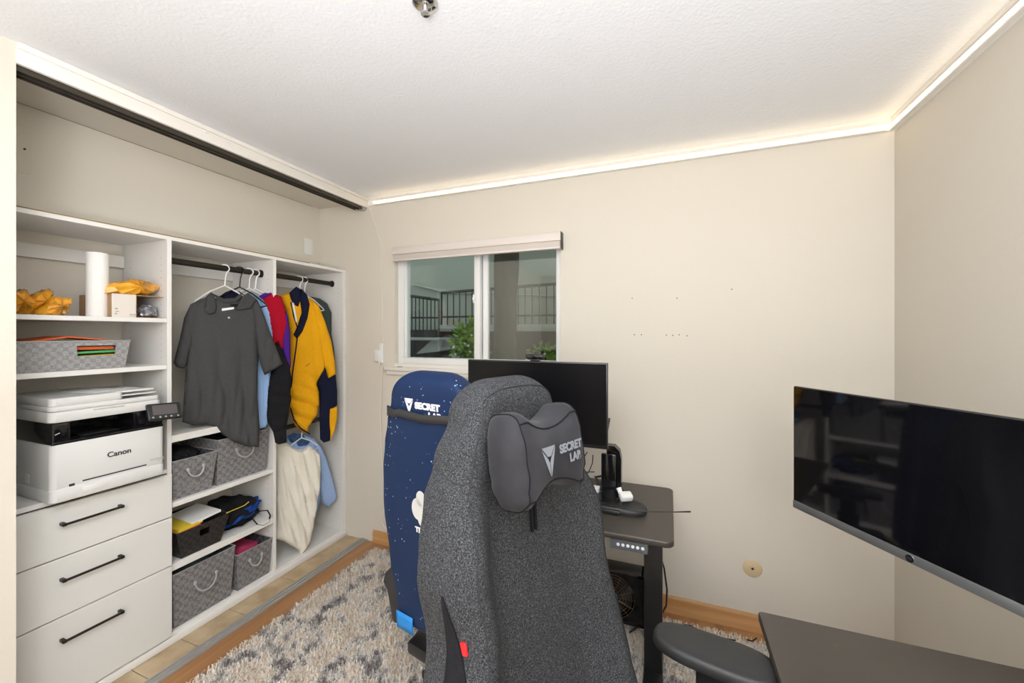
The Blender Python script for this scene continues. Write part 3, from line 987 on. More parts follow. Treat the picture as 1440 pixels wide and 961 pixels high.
def sheet(name, label, cat, c, size, mt, tilt=0, rot=0, th=.004, group=None):
    b = MB(); R = Matrix.Rotation(rot, 3, 'Z') @ Matrix.Rotation(tilt, 3, 'X')
    c = Vector(c); s = Vector(size) / 2
    b.box(c - s - Vector((0, 0, th / 2)), c + s + Vector((0, 0, th / 2)), .0008, 1, rot=R)
    return tag(part(name, b, mt), label, cat, group)
zz = z2 + .018
sheet('folder_stack', 'cream paper stack low in the light grey basket', 'papers', (-2.37, .86, zz + .012), (.21, .29, .012), 'paper', 0, 0)
sheet('folder_stack', 'yellow papers in the grip slot of the light grey basket', 'papers', (-2.37, .89, zz + .034), (.212, .26, .006), 'yellow', .03, 0)
sheet('folder_stack', 'green papers in the grip slot of the light grey basket', 'papers', (-2.37, .89, zz + .052), (.215, .27, .005), 'green', .03, .02)
b = MB(); b.prism([(-2.27, .70, 1.461), (-2.27, .86, 1.489), (-2.27, .98, 1.474), (-2.27, .98, 1.470), (-2.27, .86, 1.483), (-2.27, .70, 1.456)], (-.19, 0, 0))
b.box((-2.46, .80, 1.432), (-2.262, 1.0, 1.444), .001, 1)
tag(part('orange_folder', b, 'orange'), 'bent orange folder lying on top of the light grey basket', 'folder')

# ---- printer
XP = -2.168
pr = thing('laser_printer', 'white and black multifunction laser printer on the drawer unit', 'printer', (-2.35, .955, .853))
py0, py1 = .772, 1.139
pz = .853
def rounded_box(mb, x0, x1, y0, y1, z0, z1, r=.02, mi=0, zr=.004):
    """box with rounded vertical corners"""
    pts = []
    for cx, cy, a0 in ((x1 - r, y1 - r, 0), (x0 + r, y1 - r, PI / 2), (x0 + r, y0 + r, PI), (x1 - r, y0 + r, 1.5 * PI)):
        for k in range(7):
            a = a0 + PI / 2 * k / 6; pts.append((cx + r * math.cos(a), cy + r * math.sin(a)))
    rows = []
    cx, cy = (x0 + x1) / 2, (y0 + y1) / 2
    for z, d in ((z0, zr), (z0 + zr, 0), (z1 - zr, 0), (z1, zr)):
        rows.append([(p[0] + (d if p[0] < cx else -d) * .7, p[1] + (d if p[1] < cy else -d) * .7, z) for p in pts])
    mb.grid(rows, mi, True, True)
b = MB(); rounded_box(b, -2.53, XP, py0, py1, pz + .004, pz + .222, .018)
body = part('lower_body', b, 'plastic_g', pr)
b = MB(); rounded_box(b, -2.53, XP + .004, py0 - .001, py1 + .001, pz + .001, pz + .052, .02)
part('paper_drawer', b, 'plastic_g', pr)
b = MB(); yA, yB = atX(115, 690, XP).y, atX(148, 680, XP).y
b.box((XP + .003, yA, pz + .020), (XP + .0065, yB, pz + .042), .002); part('drawer_grip', b, 'plastic_w', pr)
b = MB(); yA, yB = atX(116, 681, XP).y, atX(206, 658, XP).y; b.box((XP - .001, yA, pz + .060), (XP + .0008, yB, pz + .065)); part('feed_slot', b, 'ink', pr)
b = MB(); text_mb(b, 'Canon', .030, frame4((XP + .0008, atX(168, 637, XP).y, atX(168, 637, XP).z), (0, 1, 0), (0, 0, 1)), bold=.0006); part('printed_name', b, 'ink', pr, smooth=0)
q = atX(221, 646, XP)
b = MB(); b.box((XP, q.y - .026, q.z + .000), (XP + .0006, q.y + .026, q.z + .0055)); part('model_print', b, 'plastic_g2', pr)
b = MB(); b.box((XP, q.y - .002, q.z - .008), (XP + .0006, q.y + .026, q.z - .004)); part('model_print', b, 'plastic_g2', pr)
b = MB(); q = atX(101, 683, XP); b.box((XP, q.y - .008, q.z - .007), (XP + .0008, q.y + .008, q.z + .007)); part('energy_sticker', b, 'ink', pr)
b = MB(); b.box((-2.50, py0 - .0008, pz + .03), (-2.42, py0 + .0005, pz + .12)); part('side_label', b, 'plastic_g2', pr)
b = MB(); b.box((-2.36, py0 - .001, pz + .06), (-2.33, py0 + .0005, pz + .095)); part('side_label', b, 'plastic_w', pr)
b = MB(); b.box((-2.52, py0 - .03, pz), (-2.44, py0 - .004, pz + .022), .003); part('side_foot', b, 'plastic_g', pr)
# black band
zb0, zb1 = pz + .222, pz + .305
b = MB()
rounded_box(b, -2.53, XP - .004, py0 + .001, atX(102, 610, XP).y, zb0, zb1, .012)
ys = atX(102, 610, XP).y; ye = atX(190, 590, XP).y
b.box((-2.53, ys - .01, zb0), (-2.40, ye + .02, zb1)); b.box((-2.53, ye, zb0), (XP - .01, py1 - .002, zb1), .003)
b.box((-2.50, ys - .012, zb0), (XP - .006, ye + .01, zb0 + .008), .002)
b.box((XP - .03, py0 + .004, zb0 - .002), (XP - .0005, py1 - .003, zb0 + .010), .004)
part('output_bay', b, 'plastic_k', pr)
b = MB(); b.box((-2.39, ys + .05, zb0 + .009), (-2.22, ye - .03, zb0 + .013), .001); part('output_tray', b, 'plastic_b', pr)
b = MB(); q = atX(81, 611, XP); b.tube([(XP - .0035, q.y - .006, q.z - .003), (XP - .003, q.y, q.z), (XP - .003, q.y + .007, q.z + .003)], .0012, 6); part('power_mark', b, 'white_p', pr)
# scanner
zs0, zs1 = zb1 + .001, zb1 + .072
b = MB(); rounded_box(b, -2.53, XP + .002, py0 - .004, py1 - .012, zs0, zs0 + .040, .020); part('scanner_base', b, 'plastic_g', pr)
b = MB(); rounded_box(b, -2.53, XP - .002, py0 - .002, py1 - .014, zs0 + .041, zs0 + .060, .020); part('scanner_lid', b, 'plastic_g', pr)
yl = atX(175, 550, XP).y
b = MB(); rounded_box(b, -2.53, XP - .004, py0, yl, zs0 + .060, zs0 + .092, .018); part('document_feeder', b, 'plastic_g', pr)
b = MB(); b.box((XP - .001, atX(131, 575, XP).y, zs0 + .029), (XP + .0025, yl, zs0 + .036), .0012); part('lid_grip', b, 'plastic_g2', pr)
b = MB()
for k in range(9):
    y = yl + .012 + k * .011
    b.box((-2.46, y, zs0 + .088), (-2.22, y + .006, zs0 + .092), .001)
b.box((-2.46, yl - .01, zs0 + .072), (-2.18, py1 - .025, zs0 + .076), .001); b.box((-2.24, yl - .02, zs0 + .086), (-2.19, py1 - .03, zs0 + .094), .002)
part('feeder_tray', b, 'plastic_w', pr)
b = MB(); b.box((-2.42, .90, zs0 + .0925), (-2.24, 1.02, zs0 + .0945), .0005, 1, rot=Matrix.Rotation(.2, 3, 'Z')); tag(part('paper_sheet', b, 'paper'), 'loose sheet of paper lying on the printer lid', 'paper')
# touch panel on the right
pc = atX(231, 578, -2.13); R = Matrix.Rotation(-.42, 3, 'Y') 
tp_o = Vector((-2.125, pc.y, pc.z))
Rz = Matrix.Rotation(-.12, 3, 'Z') @ Matrix.Rotation(-.5, 3, 'Y') @ Matrix.Rotation(-.06, 3, 'X')
b = MB(); b.box(tp_o + Vector((-.016, -.062, -.038)), tp_o + Vector((0, .062, .040)), .006, 3, rot=Rz, piv=tp_o); tp = part('control_panel', b, 'plastic_b', pr)
b = MB(); b.box(tp_o + Vector((0, -.044, -.016)), tp_o + Vector((.001, .046, .030)), rot=Rz, piv=tp_o); part('display', b, mat('dim_display', (0.10, 0.09, 0.09), .15), tp)
b = MB()
for y in (-.045, -.02, .0, .02, .045): b.lathe([(.004, .0), (.004, .0015)], (0, y, -.027), 'X', 12)
for v in b.bm.verts: v.co = Rz @ v.co + tp_o
part('buttons', b, 'greyink', tp)
b = MB(); b.box((-2.19, 1.085, tp_o.z - .045), (-2.135, 1.125, tp_o.z - .01), .006); part('panel_arm', b, 'plastic_b', pr)

# ---- baskets in the middle bay
G = 'grey woven baskets in the middle bay'
XFr = XF - .006
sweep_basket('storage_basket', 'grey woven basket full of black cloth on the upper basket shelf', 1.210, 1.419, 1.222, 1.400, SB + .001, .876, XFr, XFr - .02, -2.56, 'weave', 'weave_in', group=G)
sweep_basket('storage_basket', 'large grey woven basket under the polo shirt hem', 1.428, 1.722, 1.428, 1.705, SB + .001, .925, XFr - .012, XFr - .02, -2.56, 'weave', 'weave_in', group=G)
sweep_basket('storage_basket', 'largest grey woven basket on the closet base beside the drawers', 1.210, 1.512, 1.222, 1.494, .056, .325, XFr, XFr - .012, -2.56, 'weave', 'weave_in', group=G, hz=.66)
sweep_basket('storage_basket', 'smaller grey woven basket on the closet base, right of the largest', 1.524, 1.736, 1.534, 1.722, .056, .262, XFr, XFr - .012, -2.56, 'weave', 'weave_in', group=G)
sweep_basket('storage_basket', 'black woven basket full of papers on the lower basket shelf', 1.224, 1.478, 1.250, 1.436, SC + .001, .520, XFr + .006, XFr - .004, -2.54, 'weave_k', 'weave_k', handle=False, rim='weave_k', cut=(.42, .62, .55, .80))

def heap(name, label, cat, c, r, mt, seed, z0, warp=.35, wf=2.5):
    b = MB(); b.ball(c, 1, sc=r, sub=4, warp=warp, wf=wf, seed=seed)
    for v in b.bm.verts: v.co.z = max(v.co.z, z0)
    return tag(part(name, b, mt, smooth=60), label, cat)
heap('folded_garment', 'black cloth bundle spilling over the upper left basket', 'clothing', (-2.39, 1.305, .865), (.125, .078, .045), 'f_black', 2, SB + .03)
heap('folded_garment', 'dark cloth bundle inside the large upper basket', 'clothing', (-2.40, 1.56, .85), (.12, .10, .05), 'f_black', 9, SB + .03)
heap('folded_garment', 'dark grey cloth bundle in the largest basket', 'clothing', (-2.39, 1.36, .285), (.12, .12, .045), 'f_green', 4, .09)
heap('folded_garment', 'pink edged cloth bundle in the smaller basket', 'clothing', (-2.385, 1.63, .225), (.11, .08, .030), 'f_pink', 5, .09)
# papers in the black basket
sheet('magazine', 'orange and yellow magazine tilted in the black basket', 'magazine', (-2.375, 1.300, .520), (.22, .115, .004), 'yellow', .06, .05, .010)
sheet('magazine', 'orange magazine at the bottom of the black basket stack', 'magazine', (-2.37, 1.29, .506), (.22, .12, .004), 'orange', .05, 0, .008)
sheet('magazine', 'white magazine on top of the black basket stack', 'magazine', (-2.37, 1.385, .534), (.21, .14, .004), 'paper', .10, -.04, .008)
sheet('magazine', 'red edged booklet under the white magazine', 'magazine', (-2.40, 1.375, .524), (.18, .14, .003), 'red', .10, .05, .004)
# backpack
bgp = thing('backpack', 'blue and black backpack with a loop strap on the lower basket shelf', 'bag', (-2.36, 1.60, SC))
b = MB(); b.ball((-2.40, 1.60, SC + .06), 1, sc=(.13, .115, .085), sub=4, warp=.45, wf=2.2, seed=3)
for v in b.bm.verts: v.co.z = max(v.co.z, SC + .001); v.co.y = min(max(v.co.y, 1.485), 1.733)
part('bag_body', b, 'f_black', bgp, smooth=60)
b = MB(); b.ball((-2.335, 1.60, SC + .075), 1, sc=(.075, .105, .040), sub=4, warp=.4, wf=2.6, seed=8)
for v in b.bm.verts:
    v.co.z = max(v.co.z, SC + .012); v.co.z += (v.co.y - 1.60) * .25; v.co.y = min(max(v.co.y, 1.49), 1.733)
part('front_pocket', b, 'f_bagblue', bgp, smooth=60)
b = MB()
lp = [atX(x, y, XF - .005) for x, y in ((352, 727), (357, 723), (366, 719), (376, 718), (380, 725), (378, 734), (370, 739), (362, 738), (356, 731))]
b.tube(lp, .0065, 8, flat=.4); part('strap', b, 'f_black', bgp)
b = MB(); b.tube([atX(x, y, XF - .012) for x, y in ((318, 722), (330, 717), (344, 711), (350, 706))], .0022, 6); part('zipper', b, 'yellow', bgp)

# ================================================================== CLOTHES
def hanger(label, hook_px, plane_n, mt, width=.38, rodz=1.866, rodx=XROD, drop=.115, tilt=0, group=None):
    """tube hanger: hook over the rod"""
    y = atX(hook_px[0], hook_px[1], rodx).y
    t = thing('clothes_hanger', label, 'hanger', (rodx, y, rodz), group=group)
    n = Vector(plane_n).normalized(); tg = Vector((0, 0, 1)).cross(n).normalized()
    c = Vector((rodx, y, rodz))
    hk = [c + tg * (.0215 * math.cos(a)) + Vector((0, 0, .0215 * math.sin(a))) for a in np.linspace(PI * 1.15, -.35 * PI, 12)]
    hk += [c + tg * .004 + Vector((0, 0, -.045)), c + Vector((0, 0, -.098))]
    b = MB(); b.tube(hk, .0038, 8); part('hook', b, mt, t)
    a = c + Vector((0, 0, -.096)); L = a + tg * (-width / 2) + Vector((0, 0, -width * .36)); R_ = a + tg * (width / 2) + Vector((0, 0, -width * .36))
    b = MB(); b.tube([L, a.lerp(L, .5) + Vector((0, 0, .010)), a, a.lerp(R_, .5) + Vector((0, 0, .010)), R_, R_ + tg * .006 + Vector((0, 0, -.01)), R_ - tg * .02 + Vector((0, 0, -.018)), L + tg * .02 + Vector((0, 0, -.018)), L - tg * .006 + Vector((0, 0, -.01))], .0045, 8, closed=True)
    part('shoulder_bar', b, mt, t)
    return c

def garment(name, label, plane, pieces, cat='shirt'):
    """pieces: (part, px outline, material, kwargs)"""
    t = thing(name, label, cat, plane.p0 + Vector((0, 0, -.5)))
    for nm, pts, mt, kw in pieces:
        kw = dict(kw); off = kw.get('off', 0)
        o = part(nm, cloth_mb(pxs(plane, pts, off), plane, **kw), mt, t, smooth=80)
    return t

# grey polo
NP = (1, -.42, 0)
yh = atX(316, 378, XROD).y
plp = Plane((-2.285, yh, 1.72), NP, .10)
hanger('white plastic hanger carrying the grey polo shirt', (316, 378), NP, 'plastic_w', .26, drop=.10)
V0 = -.95
polo = garment('polo_shirt', 'dark grey short sleeved polo shirt hanging nearest the shelves', plp, [
    ('body', [(292, 417), (277, 424), (268, 440), (264, 500), (259, 545), (257, 585), (256, 594), (270, 598), (290, 597), (302, 601), (315, 613), (330, 622), (347, 628), (364, 629), (365, 600), (362, 560), (362, 520), (364, 470), (360, 430), (352, 416), (336, 420), (322, 424), (304, 420)], 'f_grey',
     dict(thick=.022, edge=.05, off=.0, folds=[(.010, .095, .10, -1.15, -.20), (.006, .05, -.15, -1.1, -.40)], seed=2, noise_amp=.008, noise_f=6)),
    ('sleeve', [(284, 420), (268, 428), (259, 447), (252, 480), (244, 510), (248, 516), (257, 519), (262, 516), (266, 500), (276, 470)], 'f_grey',
     dict(thick=.020, edge=.03, off=-.004, folds=[(.004, .05, .4, -.5, 0)], seed=3)),
    ('sleeve', [(350, 415), (362, 422), (372, 445), (384, 478), (398, 512), (386, 520), (372, 528), (367, 515), (361, 490), (356, 450)], 'f_grey',
     dict(thick=.020, edge=.03, off=.010, folds=[(.004, .06, -.3, -.5, 0)], seed=4)),
])
def strip(plane, pts, r, off, flat=1, n=8):
    b = MB(); b.tube([plane.w(*plane.px(x, y, off), off) for x, y in pts], r, n, flat=flat); return b
part('collar', cloth_mb(pxs(plp, [(290, 417), (297, 411), (302, 415), (305, 432), (303, 441), (294, 443), (287, 437)], .034), plp, thick=.007, edge=.006, off=.034, res=.006), 'f_greycollar', polo, smooth=80)
part('collar', cloth_mb(pxs(plp, [(341, 417), (349, 412), (361, 421), (353, 434), (337, 437), (331, 435), (336, 425)], .034), plp, thick=.007, edge=.006, off=.034, res=.006), 'f_greycollar', polo, smooth=80)
part('collar', cloth_mb(pxs(plp, [(300, 413), (306, 422), (320, 427), (334, 425), (342, 417), (338, 413), (330, 419), (315, 420)], .018), plp, thick=.007, edge=.01, off=.018, res=.006), 'f_greycollar', polo, smooth=80)
part('neck_lining', cloth_mb(pxs(plp, [(304, 426), (320, 429), (336, 427), (333, 436), (324, 444), (310, 442)], .024), plp, thick=.004, edge=.01, off=.023, res=.006), 'f_black', polo, smooth=80)
b = MB(); q = [plp.w(*plp.px(x, y, .032), .032) for x, y in ((312, 434), (329, 432), (329, 435), (312, 437.5))]; b.prism(q, plp.n * .001); part('neck_label', b, 'white_p', polo)
b = MB(); q = plp.w(*plp.px(322, 447, .03), .030); b.ball(q, .0055, sc=(.6, 1, 1)); part('button', b, 'white_p', polo)
part('placket', strip(plp, [(322, 444), (321, 460), (320, 485), (319, 500)], .004, .0215, .4), 'f_greycollar', polo)

# black hanger + dark shirt peeking, light blue shirt
N2 = (1, -.75, 0)
y2 = atX(337, 381, XROD).y
hanger('black plastic hanger behind the grey polo shirt', (337, 381), N2, 'plastic_b', .26, drop=.10)
pl2 = Plane((-2.34, y2 + .03, 1.70), N2, .02)
garment('tee_shirt', 'dark navy shirt barely showing behind the grey polo collar', pl2, [
    ('body', [(314, 414), (325, 409), (337, 410), (345, 416), (350, 430), (350, 590), (300, 590), (302, 430)], 'f_navy', dict(thick=.012, edge=.04, seed=5, folds=[(.006, .08, 0, -1, 0)]))])
y3 = atX(350, 382, XROD).y
hanger('white hanger of the light blue shirt behind the polo', (350, 382), N2, 'plastic_w', .26, drop=.115)
pl3 = Plane((-2.315, y3 + .02, 1.70), N2, .09)
garment('button_shirt', 'light blue shirt hanging between the grey polo and red jacket', pl3, [
    ('body', [(348, 414), (366, 416), (376, 424), (379, 440), (381, 470), (382, 520), (379, 560), (377, 601), (362, 604), (345, 600), (345, 500), (346, 440)], 'f_blue', dict(thick=.020, edge=.03, seed=6, folds=[(.009, .05, 0, -1.1, -.1)])),
    ('sleeve', [(364, 417), (376, 424), (381, 440), (386, 475), (384, 490), (374, 480), (368, 450)], 'f_blue', dict(thick=.016, edge=.02, off=.012, seed=7))])
# red, purple and black jacket
y4 = atX(359, 384, XROD).y + .02
hanger('white plastic hanger of the red and purple jacket', (359, 384), N2, 'plastic_w', .26, drop=.115)
pl4 = Plane((-2.235, y4 + .05, 1.70), N2, .05)
garment('windbreaker', 'red, purple and black jacket hanging left of the yellow fleece', pl4, [
    ('body', [(368, 418), (381, 411), (395, 417), (401, 432), (405, 455), (400, 480), (398, 498), (390, 482), (380, 520), (372, 500), (370, 450)], 'f_red', dict(thick=.022, edge=.03, seed=8, folds=[(.006, .06, .1, -.6, 0)])),
    ('side_panel', [(400, 432), (405, 445), (408, 470), (409, 514), (407, 522), (400, 505), (396, 485), (399, 460)], 'f_purple', dict(thick=.018, edge=.02, off=.004, seed=9)),
    ('collar', [(364, 417), (372, 412), (383, 413), (376, 417), (369, 421)], 'f_purple', dict(thick=.008, edge=.01, off=.02, seed=9, res=.006)),
    ('sleeve', [(386, 478), (396, 490), (406, 512), (410, 530), (408, 560), (406, 585), (403, 600), (402, 623), (392, 625), (387, 622), (384, 608), (373, 588), (376, 550), (382, 520)], 'f_black', dict(thick=.030, edge=.03, off=.020, seed=10, folds=[(.006, .07, 1.4, -1, -.4)])),
    ('cuff', [(384, 604), (403, 600), (403, 622), (393, 625), (387, 623)], 'f_black', dict(thick=.026, edge=.012, off=.024, seed=10, res=.007))], 'jacket')
# yellow fleece
y5 = atX(423, 392, XROD).y
N5 = (1, -.40, 0)
hanger('white hanger hooked left of pair, carrying the yellow fleece', (421, 392), N5, 'plastic_w', .26, drop=.12)
pl5 = Plane((-2.285, y5 + .02, 1.70), N5)
fl = garment('fleece_jacket', 'yellow fleece jacket with navy collar and sleeve hanging in right bay', pl5, [
    ('body', [(394, 416), (408, 411), (422, 418), (436, 420), (446, 436), (453, 470), (458, 505), (457, 520), (450, 530), (445, 541), (449, 553), (449, 568), (446, 584), (434, 600), (434, 610), (424, 607), (414, 598), (406, 578), (402, 573), (403, 540), (407, 500), (407, 470), (402, 440)], 'f_yellow',
     dict(thick=.030, edge=.045, folds=[(.014, .085, 1.05, -1.0, -.45), (.006, .11, .1, -.9, 0)], seed=11, noise_amp=.008)),
    ('sleeve', [(436, 419), (448, 430), (457, 452), (466, 480), (471, 510), (472, 527), (461, 533), (456, 515), (450, 498), (443, 460)], 'f_yellow', dict(thick=.026, edge=.03, off=.012, seed=12, folds=[(.005, .09, .2, -.6, 0)])),
    ('sleeve', [(455, 508), (461, 532), (472, 526), (474, 550), (474, 570), (466, 580), (466, 605), (464, 620), (455, 623), (450, 618), (449, 585), (450, 548), (446, 541), (451, 528)], 'f_navy', dict(thick=.024, edge=.025, off=.010, seed=13)),
    ('cuff_panel', [(463, 575), (474, 571), (474, 588), (471, 604), (465, 619), (463, 600)], 'f_yellow', dict(thick=.018, edge=.015, off=.028, seed=13, res=.007)),
], 'jacket')
part('collar', cloth_mb(pxs(pl5, [(424, 406), (432, 414), (436, 428), (433, 448), (426, 466), (418, 477), (413, 471), (419, 458), (424, 440), (422, 420)], .04), pl5, thick=.016, edge=.02, off=.034, res=.007, seed=3), 'f_navy', fl, smooth=80)
part('collar', cloth_mb(pxs(pl5, [(407, 412), (417, 403), (424, 407), (423, 424), (420, 436), (411, 428)], .03), pl5, thick=.012, edge=.02, off=.022, res=.007, seed=4), 'f_navy', fl, smooth=80)
part('zipper', strip(pl5, [(409, 425), (413, 445), (418, 460), (418, 475), (416, 492), (412, 520), (409, 550), (408, 572), (413, 590), (423, 603), (436, 611)], .0045, .030, .8), 'f_navy', fl)
b = MB(); q = [pl5.w(*pl5.px(x, y, .036), .034) for x, y in ((410.5, 426), (413, 426), (418, 452), (416, 454))]; b.prism(q, pl5.n * .004); part('inner_label', b, 'white_p', fl)
part('stitched_logo', strip(pl5, [(430, 515), (432.5, 514), (435.5, 511)], .0028, .036, .5, 6), 'f_navy', fl)
# dark green and pale tee behind
pl6 = Plane((-2.355, atX(430, 393, XROD).y + .14, 1.70), (1, -.3, 0))
hanger('white hanger hooked right of pair, carrying the green shirt', (428, 393), (1, -.3, 0), 'plastic_w', .26, drop=.12)
garment('tee_shirt', 'dark green shirt hanging just behind the yellow fleece', pl6, [
    ('body', [(436, 417), (450, 420), (460, 427), (466, 440), (466, 470), (472, 505), (475, 540), (477, 585), (474, 592), (455, 590), (440, 520), (436, 460)], 'f_green', dict(thick=.014, edge=.03, seed=14, folds=[(.005, .06, .0, -1, 0)]))])
pl7 = Plane((-2.385, atX(440, 394, XROD).y + .20, 1.70), (1, -.3, 0))
garment('tee_shirt', 'pale grey tee shirt sleeve rightmost in the upper row', pl7, [
    ('body', [(450, 424), (462, 428), (468, 440), (470, 500), (468, 520), (450, 515), (446, 450)], 'f_pale', dict(thick=.012, edge=.03, seed=15)),
    ('sleeve', [(463, 430), (469, 445), (475, 475), (479, 496), (476, 504), (470, 507), (466, 500), (463, 460)], 'f_pale', dict(thick=.014, edge=.015, off=.014, seed=16))])
# lower row
N8 = (1, -.35, 0)
y8 = atX(425, 604, XROD).y
def low_hanger():
    hanger('white hanger of the cream tee on the lower rod', (424, 603), N8, 'plastic_w', .22, rodz=ZR2, drop=.11)
low_hanger()
pl8 = Plane((-2.30, y8, .85), N8, .075)
cr = garment('tee_shirt', 'long cream tee shirt hanging from the lower rod, hem near the base', pl8, [
    ('body', [(386, 626), (403, 623), (409, 628), (416, 632), (425, 633), (434, 627), (442, 631), (450, 640), (451, 660), (450, 685), (445, 716), (440, 745), (436, 764), (428, 775), (421, 788), (420, 774), (410, 768), (399, 762), (386, 758), (387, 700)], 'f_cream',
     dict(thick=.020, edge=.035, folds=[(.010, .070, .28, -1.0, .0), (.004, .036, .12, -.9, .0)], seed=17, noise_amp=.008))])
part('neck_band', strip(pl8, [(403, 623), (409, 629), (417, 632.5), (426, 633), (434, 627)], .0035, .018, .6), 'f_cream', cr)
pl9 = Plane((-2.345, y8 + .05, .9), N8)
garment('button_shirt', 'blue oxford shirt hanging behind the cream tee', pl9, [
    ('body', [(402, 614), (412, 609), (428, 611), (440, 616), (450, 630), (453, 660), (451, 700), (446, 720), (410, 715), (402, 660)], 'f_bluew', dict(thick=.018, edge=.03, seed=18, folds=[(.006, .06, 0, -.8, .1)])),
    ('sleeve', [(440, 616), (451, 628), (459, 645), (466, 668), (474, 698), (472, 704), (461, 714), (453, 708), (449, 690), (446, 650)], 'f_bluew', dict(thick=.020, edge=.02, off=.014, seed=19, folds=[(.004, .05, .3, -.6, .1)])),
    ('collar', [(404, 614), (412, 609), (426, 612), (436, 622), (430, 628), (417, 628), (408, 622)], 'f_denim', dict(thick=.006, edge=.01, off=.018, seed=20, res=.006)),
])

# ================================================================== RUG
def rug():
    rng = np.random.default_rng(5)
    x0, x1, y0, y1 = -1.895, .82, -.6, 2.235
    t = thing('shag_rug', 'thick shaggy rug mottled cream, grey and brown on the floor', 'rug', ((x0 + x1) / 2, (y0 + y1) / 2, 0))
    b = MB(); b.box((x0 + .01, y0, .001), (x1, y1 - .01, .010), .003, 1); part('backing', b, 'rug', t)
    regs = [(x0, -.55, .55, y1, 46000, .028), (-.55, .6, 1.1, y1, 24000, .026)]
    V = []; Fc = []
    for (a0, a1, c0, c1, n, L) in regs:
        P = np.column_stack([rng.uniform(a0, a1, n), rng.uniform(c0, c1, n)])
        th = rng.uniform(0, 2 * PI, n); ln = rng.uniform(.3, 1.0, n) * .7
        w = rng.uniform(.0016, .0034, n); hgt = L * rng.uniform(.6, 1.1, n)
        dx, dy = np.cos(th), np.sin(th)
        for i in range(n):
            x, y = P[i]; k = len(V); sx, sy = -dy[i] * w[i], dx[i] * w[i]; l = ln[i] * L; h = hgt[i]
            V += [(x - sx, y - sy, .009), (x + sx, y + sy, .009), (x + dx[i] * l * .5 + sx * .8, y + dy[i] * l * .5 + sy * .8, .009 + h * .7), (x + dx[i] * l * .5 - sx * .8, y + dy[i] * l * .5 - sy * .8, .009 + h * .7), (x + dx[i] * l * 1.1, y + dy[i] * l * 1.1, .009 + h * .75)]
            Fc += [(k, k + 1, k + 2, k + 3), (k + 3, k + 2, k + 4)]
    me = bpy.data.meshes.new('pile'); me.from_pydata(V, [], Fc); me.materials.append(M['rug'])
    me.transform(WM[t.name].inverted())
    o = bpy.data.objects.new('pile', me); link(o); o.parent = t; o['kind'] = 'stuff'
rug()

# ================================================================== GAMING CHAIRS
LEAN = .153
Z0C = .50
BL = .90
def chair_frame(s, x, d):
    """backrest coordinates -> chair local: s along the backrest (m), x sideways, d forward of the back plane"""
    y0, z0 = -.16, Z0C
    return Vector((x, y0 - s * math.sin(LEAN) + d * math.cos(LEAN), z0 + s * math.cos(LEAN) + d * math.sin(LEAN)))
def interp(tab, s):
    for (a, va), (b_, vb) in zip(tab, tab[1:]):
        if s <= b_:
            f = max(0, (s - a) / (b_ - a)); f = f * f * (3 - 2 * f); return va * (1 - f) + vb * f
    return tab[-1][1]

def backrest_rows(W, T, tc_tab, tb_tab, bk_tab, L, n=64, ns=60, shrink=0.0):
    rows = []
    for j in range(ns + 1):
        s = L * (1 - math.cos(PI * j / ns)) / 2
        w = interp(W, s) - shrink
        e0 = min(1, s / .05); e1 = min(1, (L - s) / .055)
        k = math.sqrt(max(0, 1 - (1 - e0) ** 2)) * math.sqrt(max(0, 1 - (1 - e1) ** 2))
        k = max(k, .02)
        kw = math.sqrt(max(0.0, 1 - (1 - min(1, (L - s) / .085)) ** 2.6)) * .62 + .38 if L - s < .085 else 1
        kw *= (math.sqrt(max(0.0, 1 - (1 - min(1, s / .05)) ** 2)) * .3 + .7) if s < .05 else 1
        tc, tb, bk = interp(tc_tab, s), interp(tb_tab, s), interp(bk_tab, s)
        row = []
        for i in range(n):
            a = 2 * PI * i / n; ca, sa = math.cos(a), math.sin(a)
            x = w * kw * math.copysign(abs(ca) ** .42, ca)
            r = abs(x) / w
            f = min(1, max(0, (r - .45) / .40)); f = f * f * (3 - 2 * f)
            if sa >= 0: d = (tc + (tb - tc) * f) * abs(sa) ** .55
            else: d = -bk * abs(sa) ** .6
            mid = (tc - bk) / 2
            d = mid + (d - mid) * k
            row.append(chair_frame(s, x, d))
        rows.append(row)
    return rows

def section(prof, s, x, L=BL):
    W, tc_t, tb_t, bk_t = prof
    w = interp(W, s); e1 = min(1, (L - s) / .055); e0 = min(1, s / .05)
    k = max(.02, math.sqrt(max(0, 1 - (1 - e0) ** 2)) * math.sqrt(max(0, 1 - (1 - e1) ** 2)))
    kw = math.sqrt(max(0.0, 1 - (1 - min(1, (L - s) / .085)) ** 2.6)) * .62 + .38 if L - s < .085 else 1
    tc, tb, bk = interp(tc_t, s), interp(tb_t, s), interp(bk_t, s)
    ca = min(1, abs(x) / (w * kw)) ** (1 / .42); sa = math.sqrt(1 - ca * ca)
    r = abs(x) / w; f = min(1, max(0, (r - .45) / .40)); f = f * f * (3 - 2 * f)
    mid = (tc - bk) / 2
    return mid + ((tc + (tb - tc) * f) * sa ** .55 - mid) * k

def side_x(prof, s, d):
    lo, hi = interp(prof[0], s) * .5, interp(prof[0], s)
    for _ in range(30):
        m_ = (lo + hi) / 2
        if section(prof, s, m_) > d: lo = m_
        else: hi = m_
    return lo

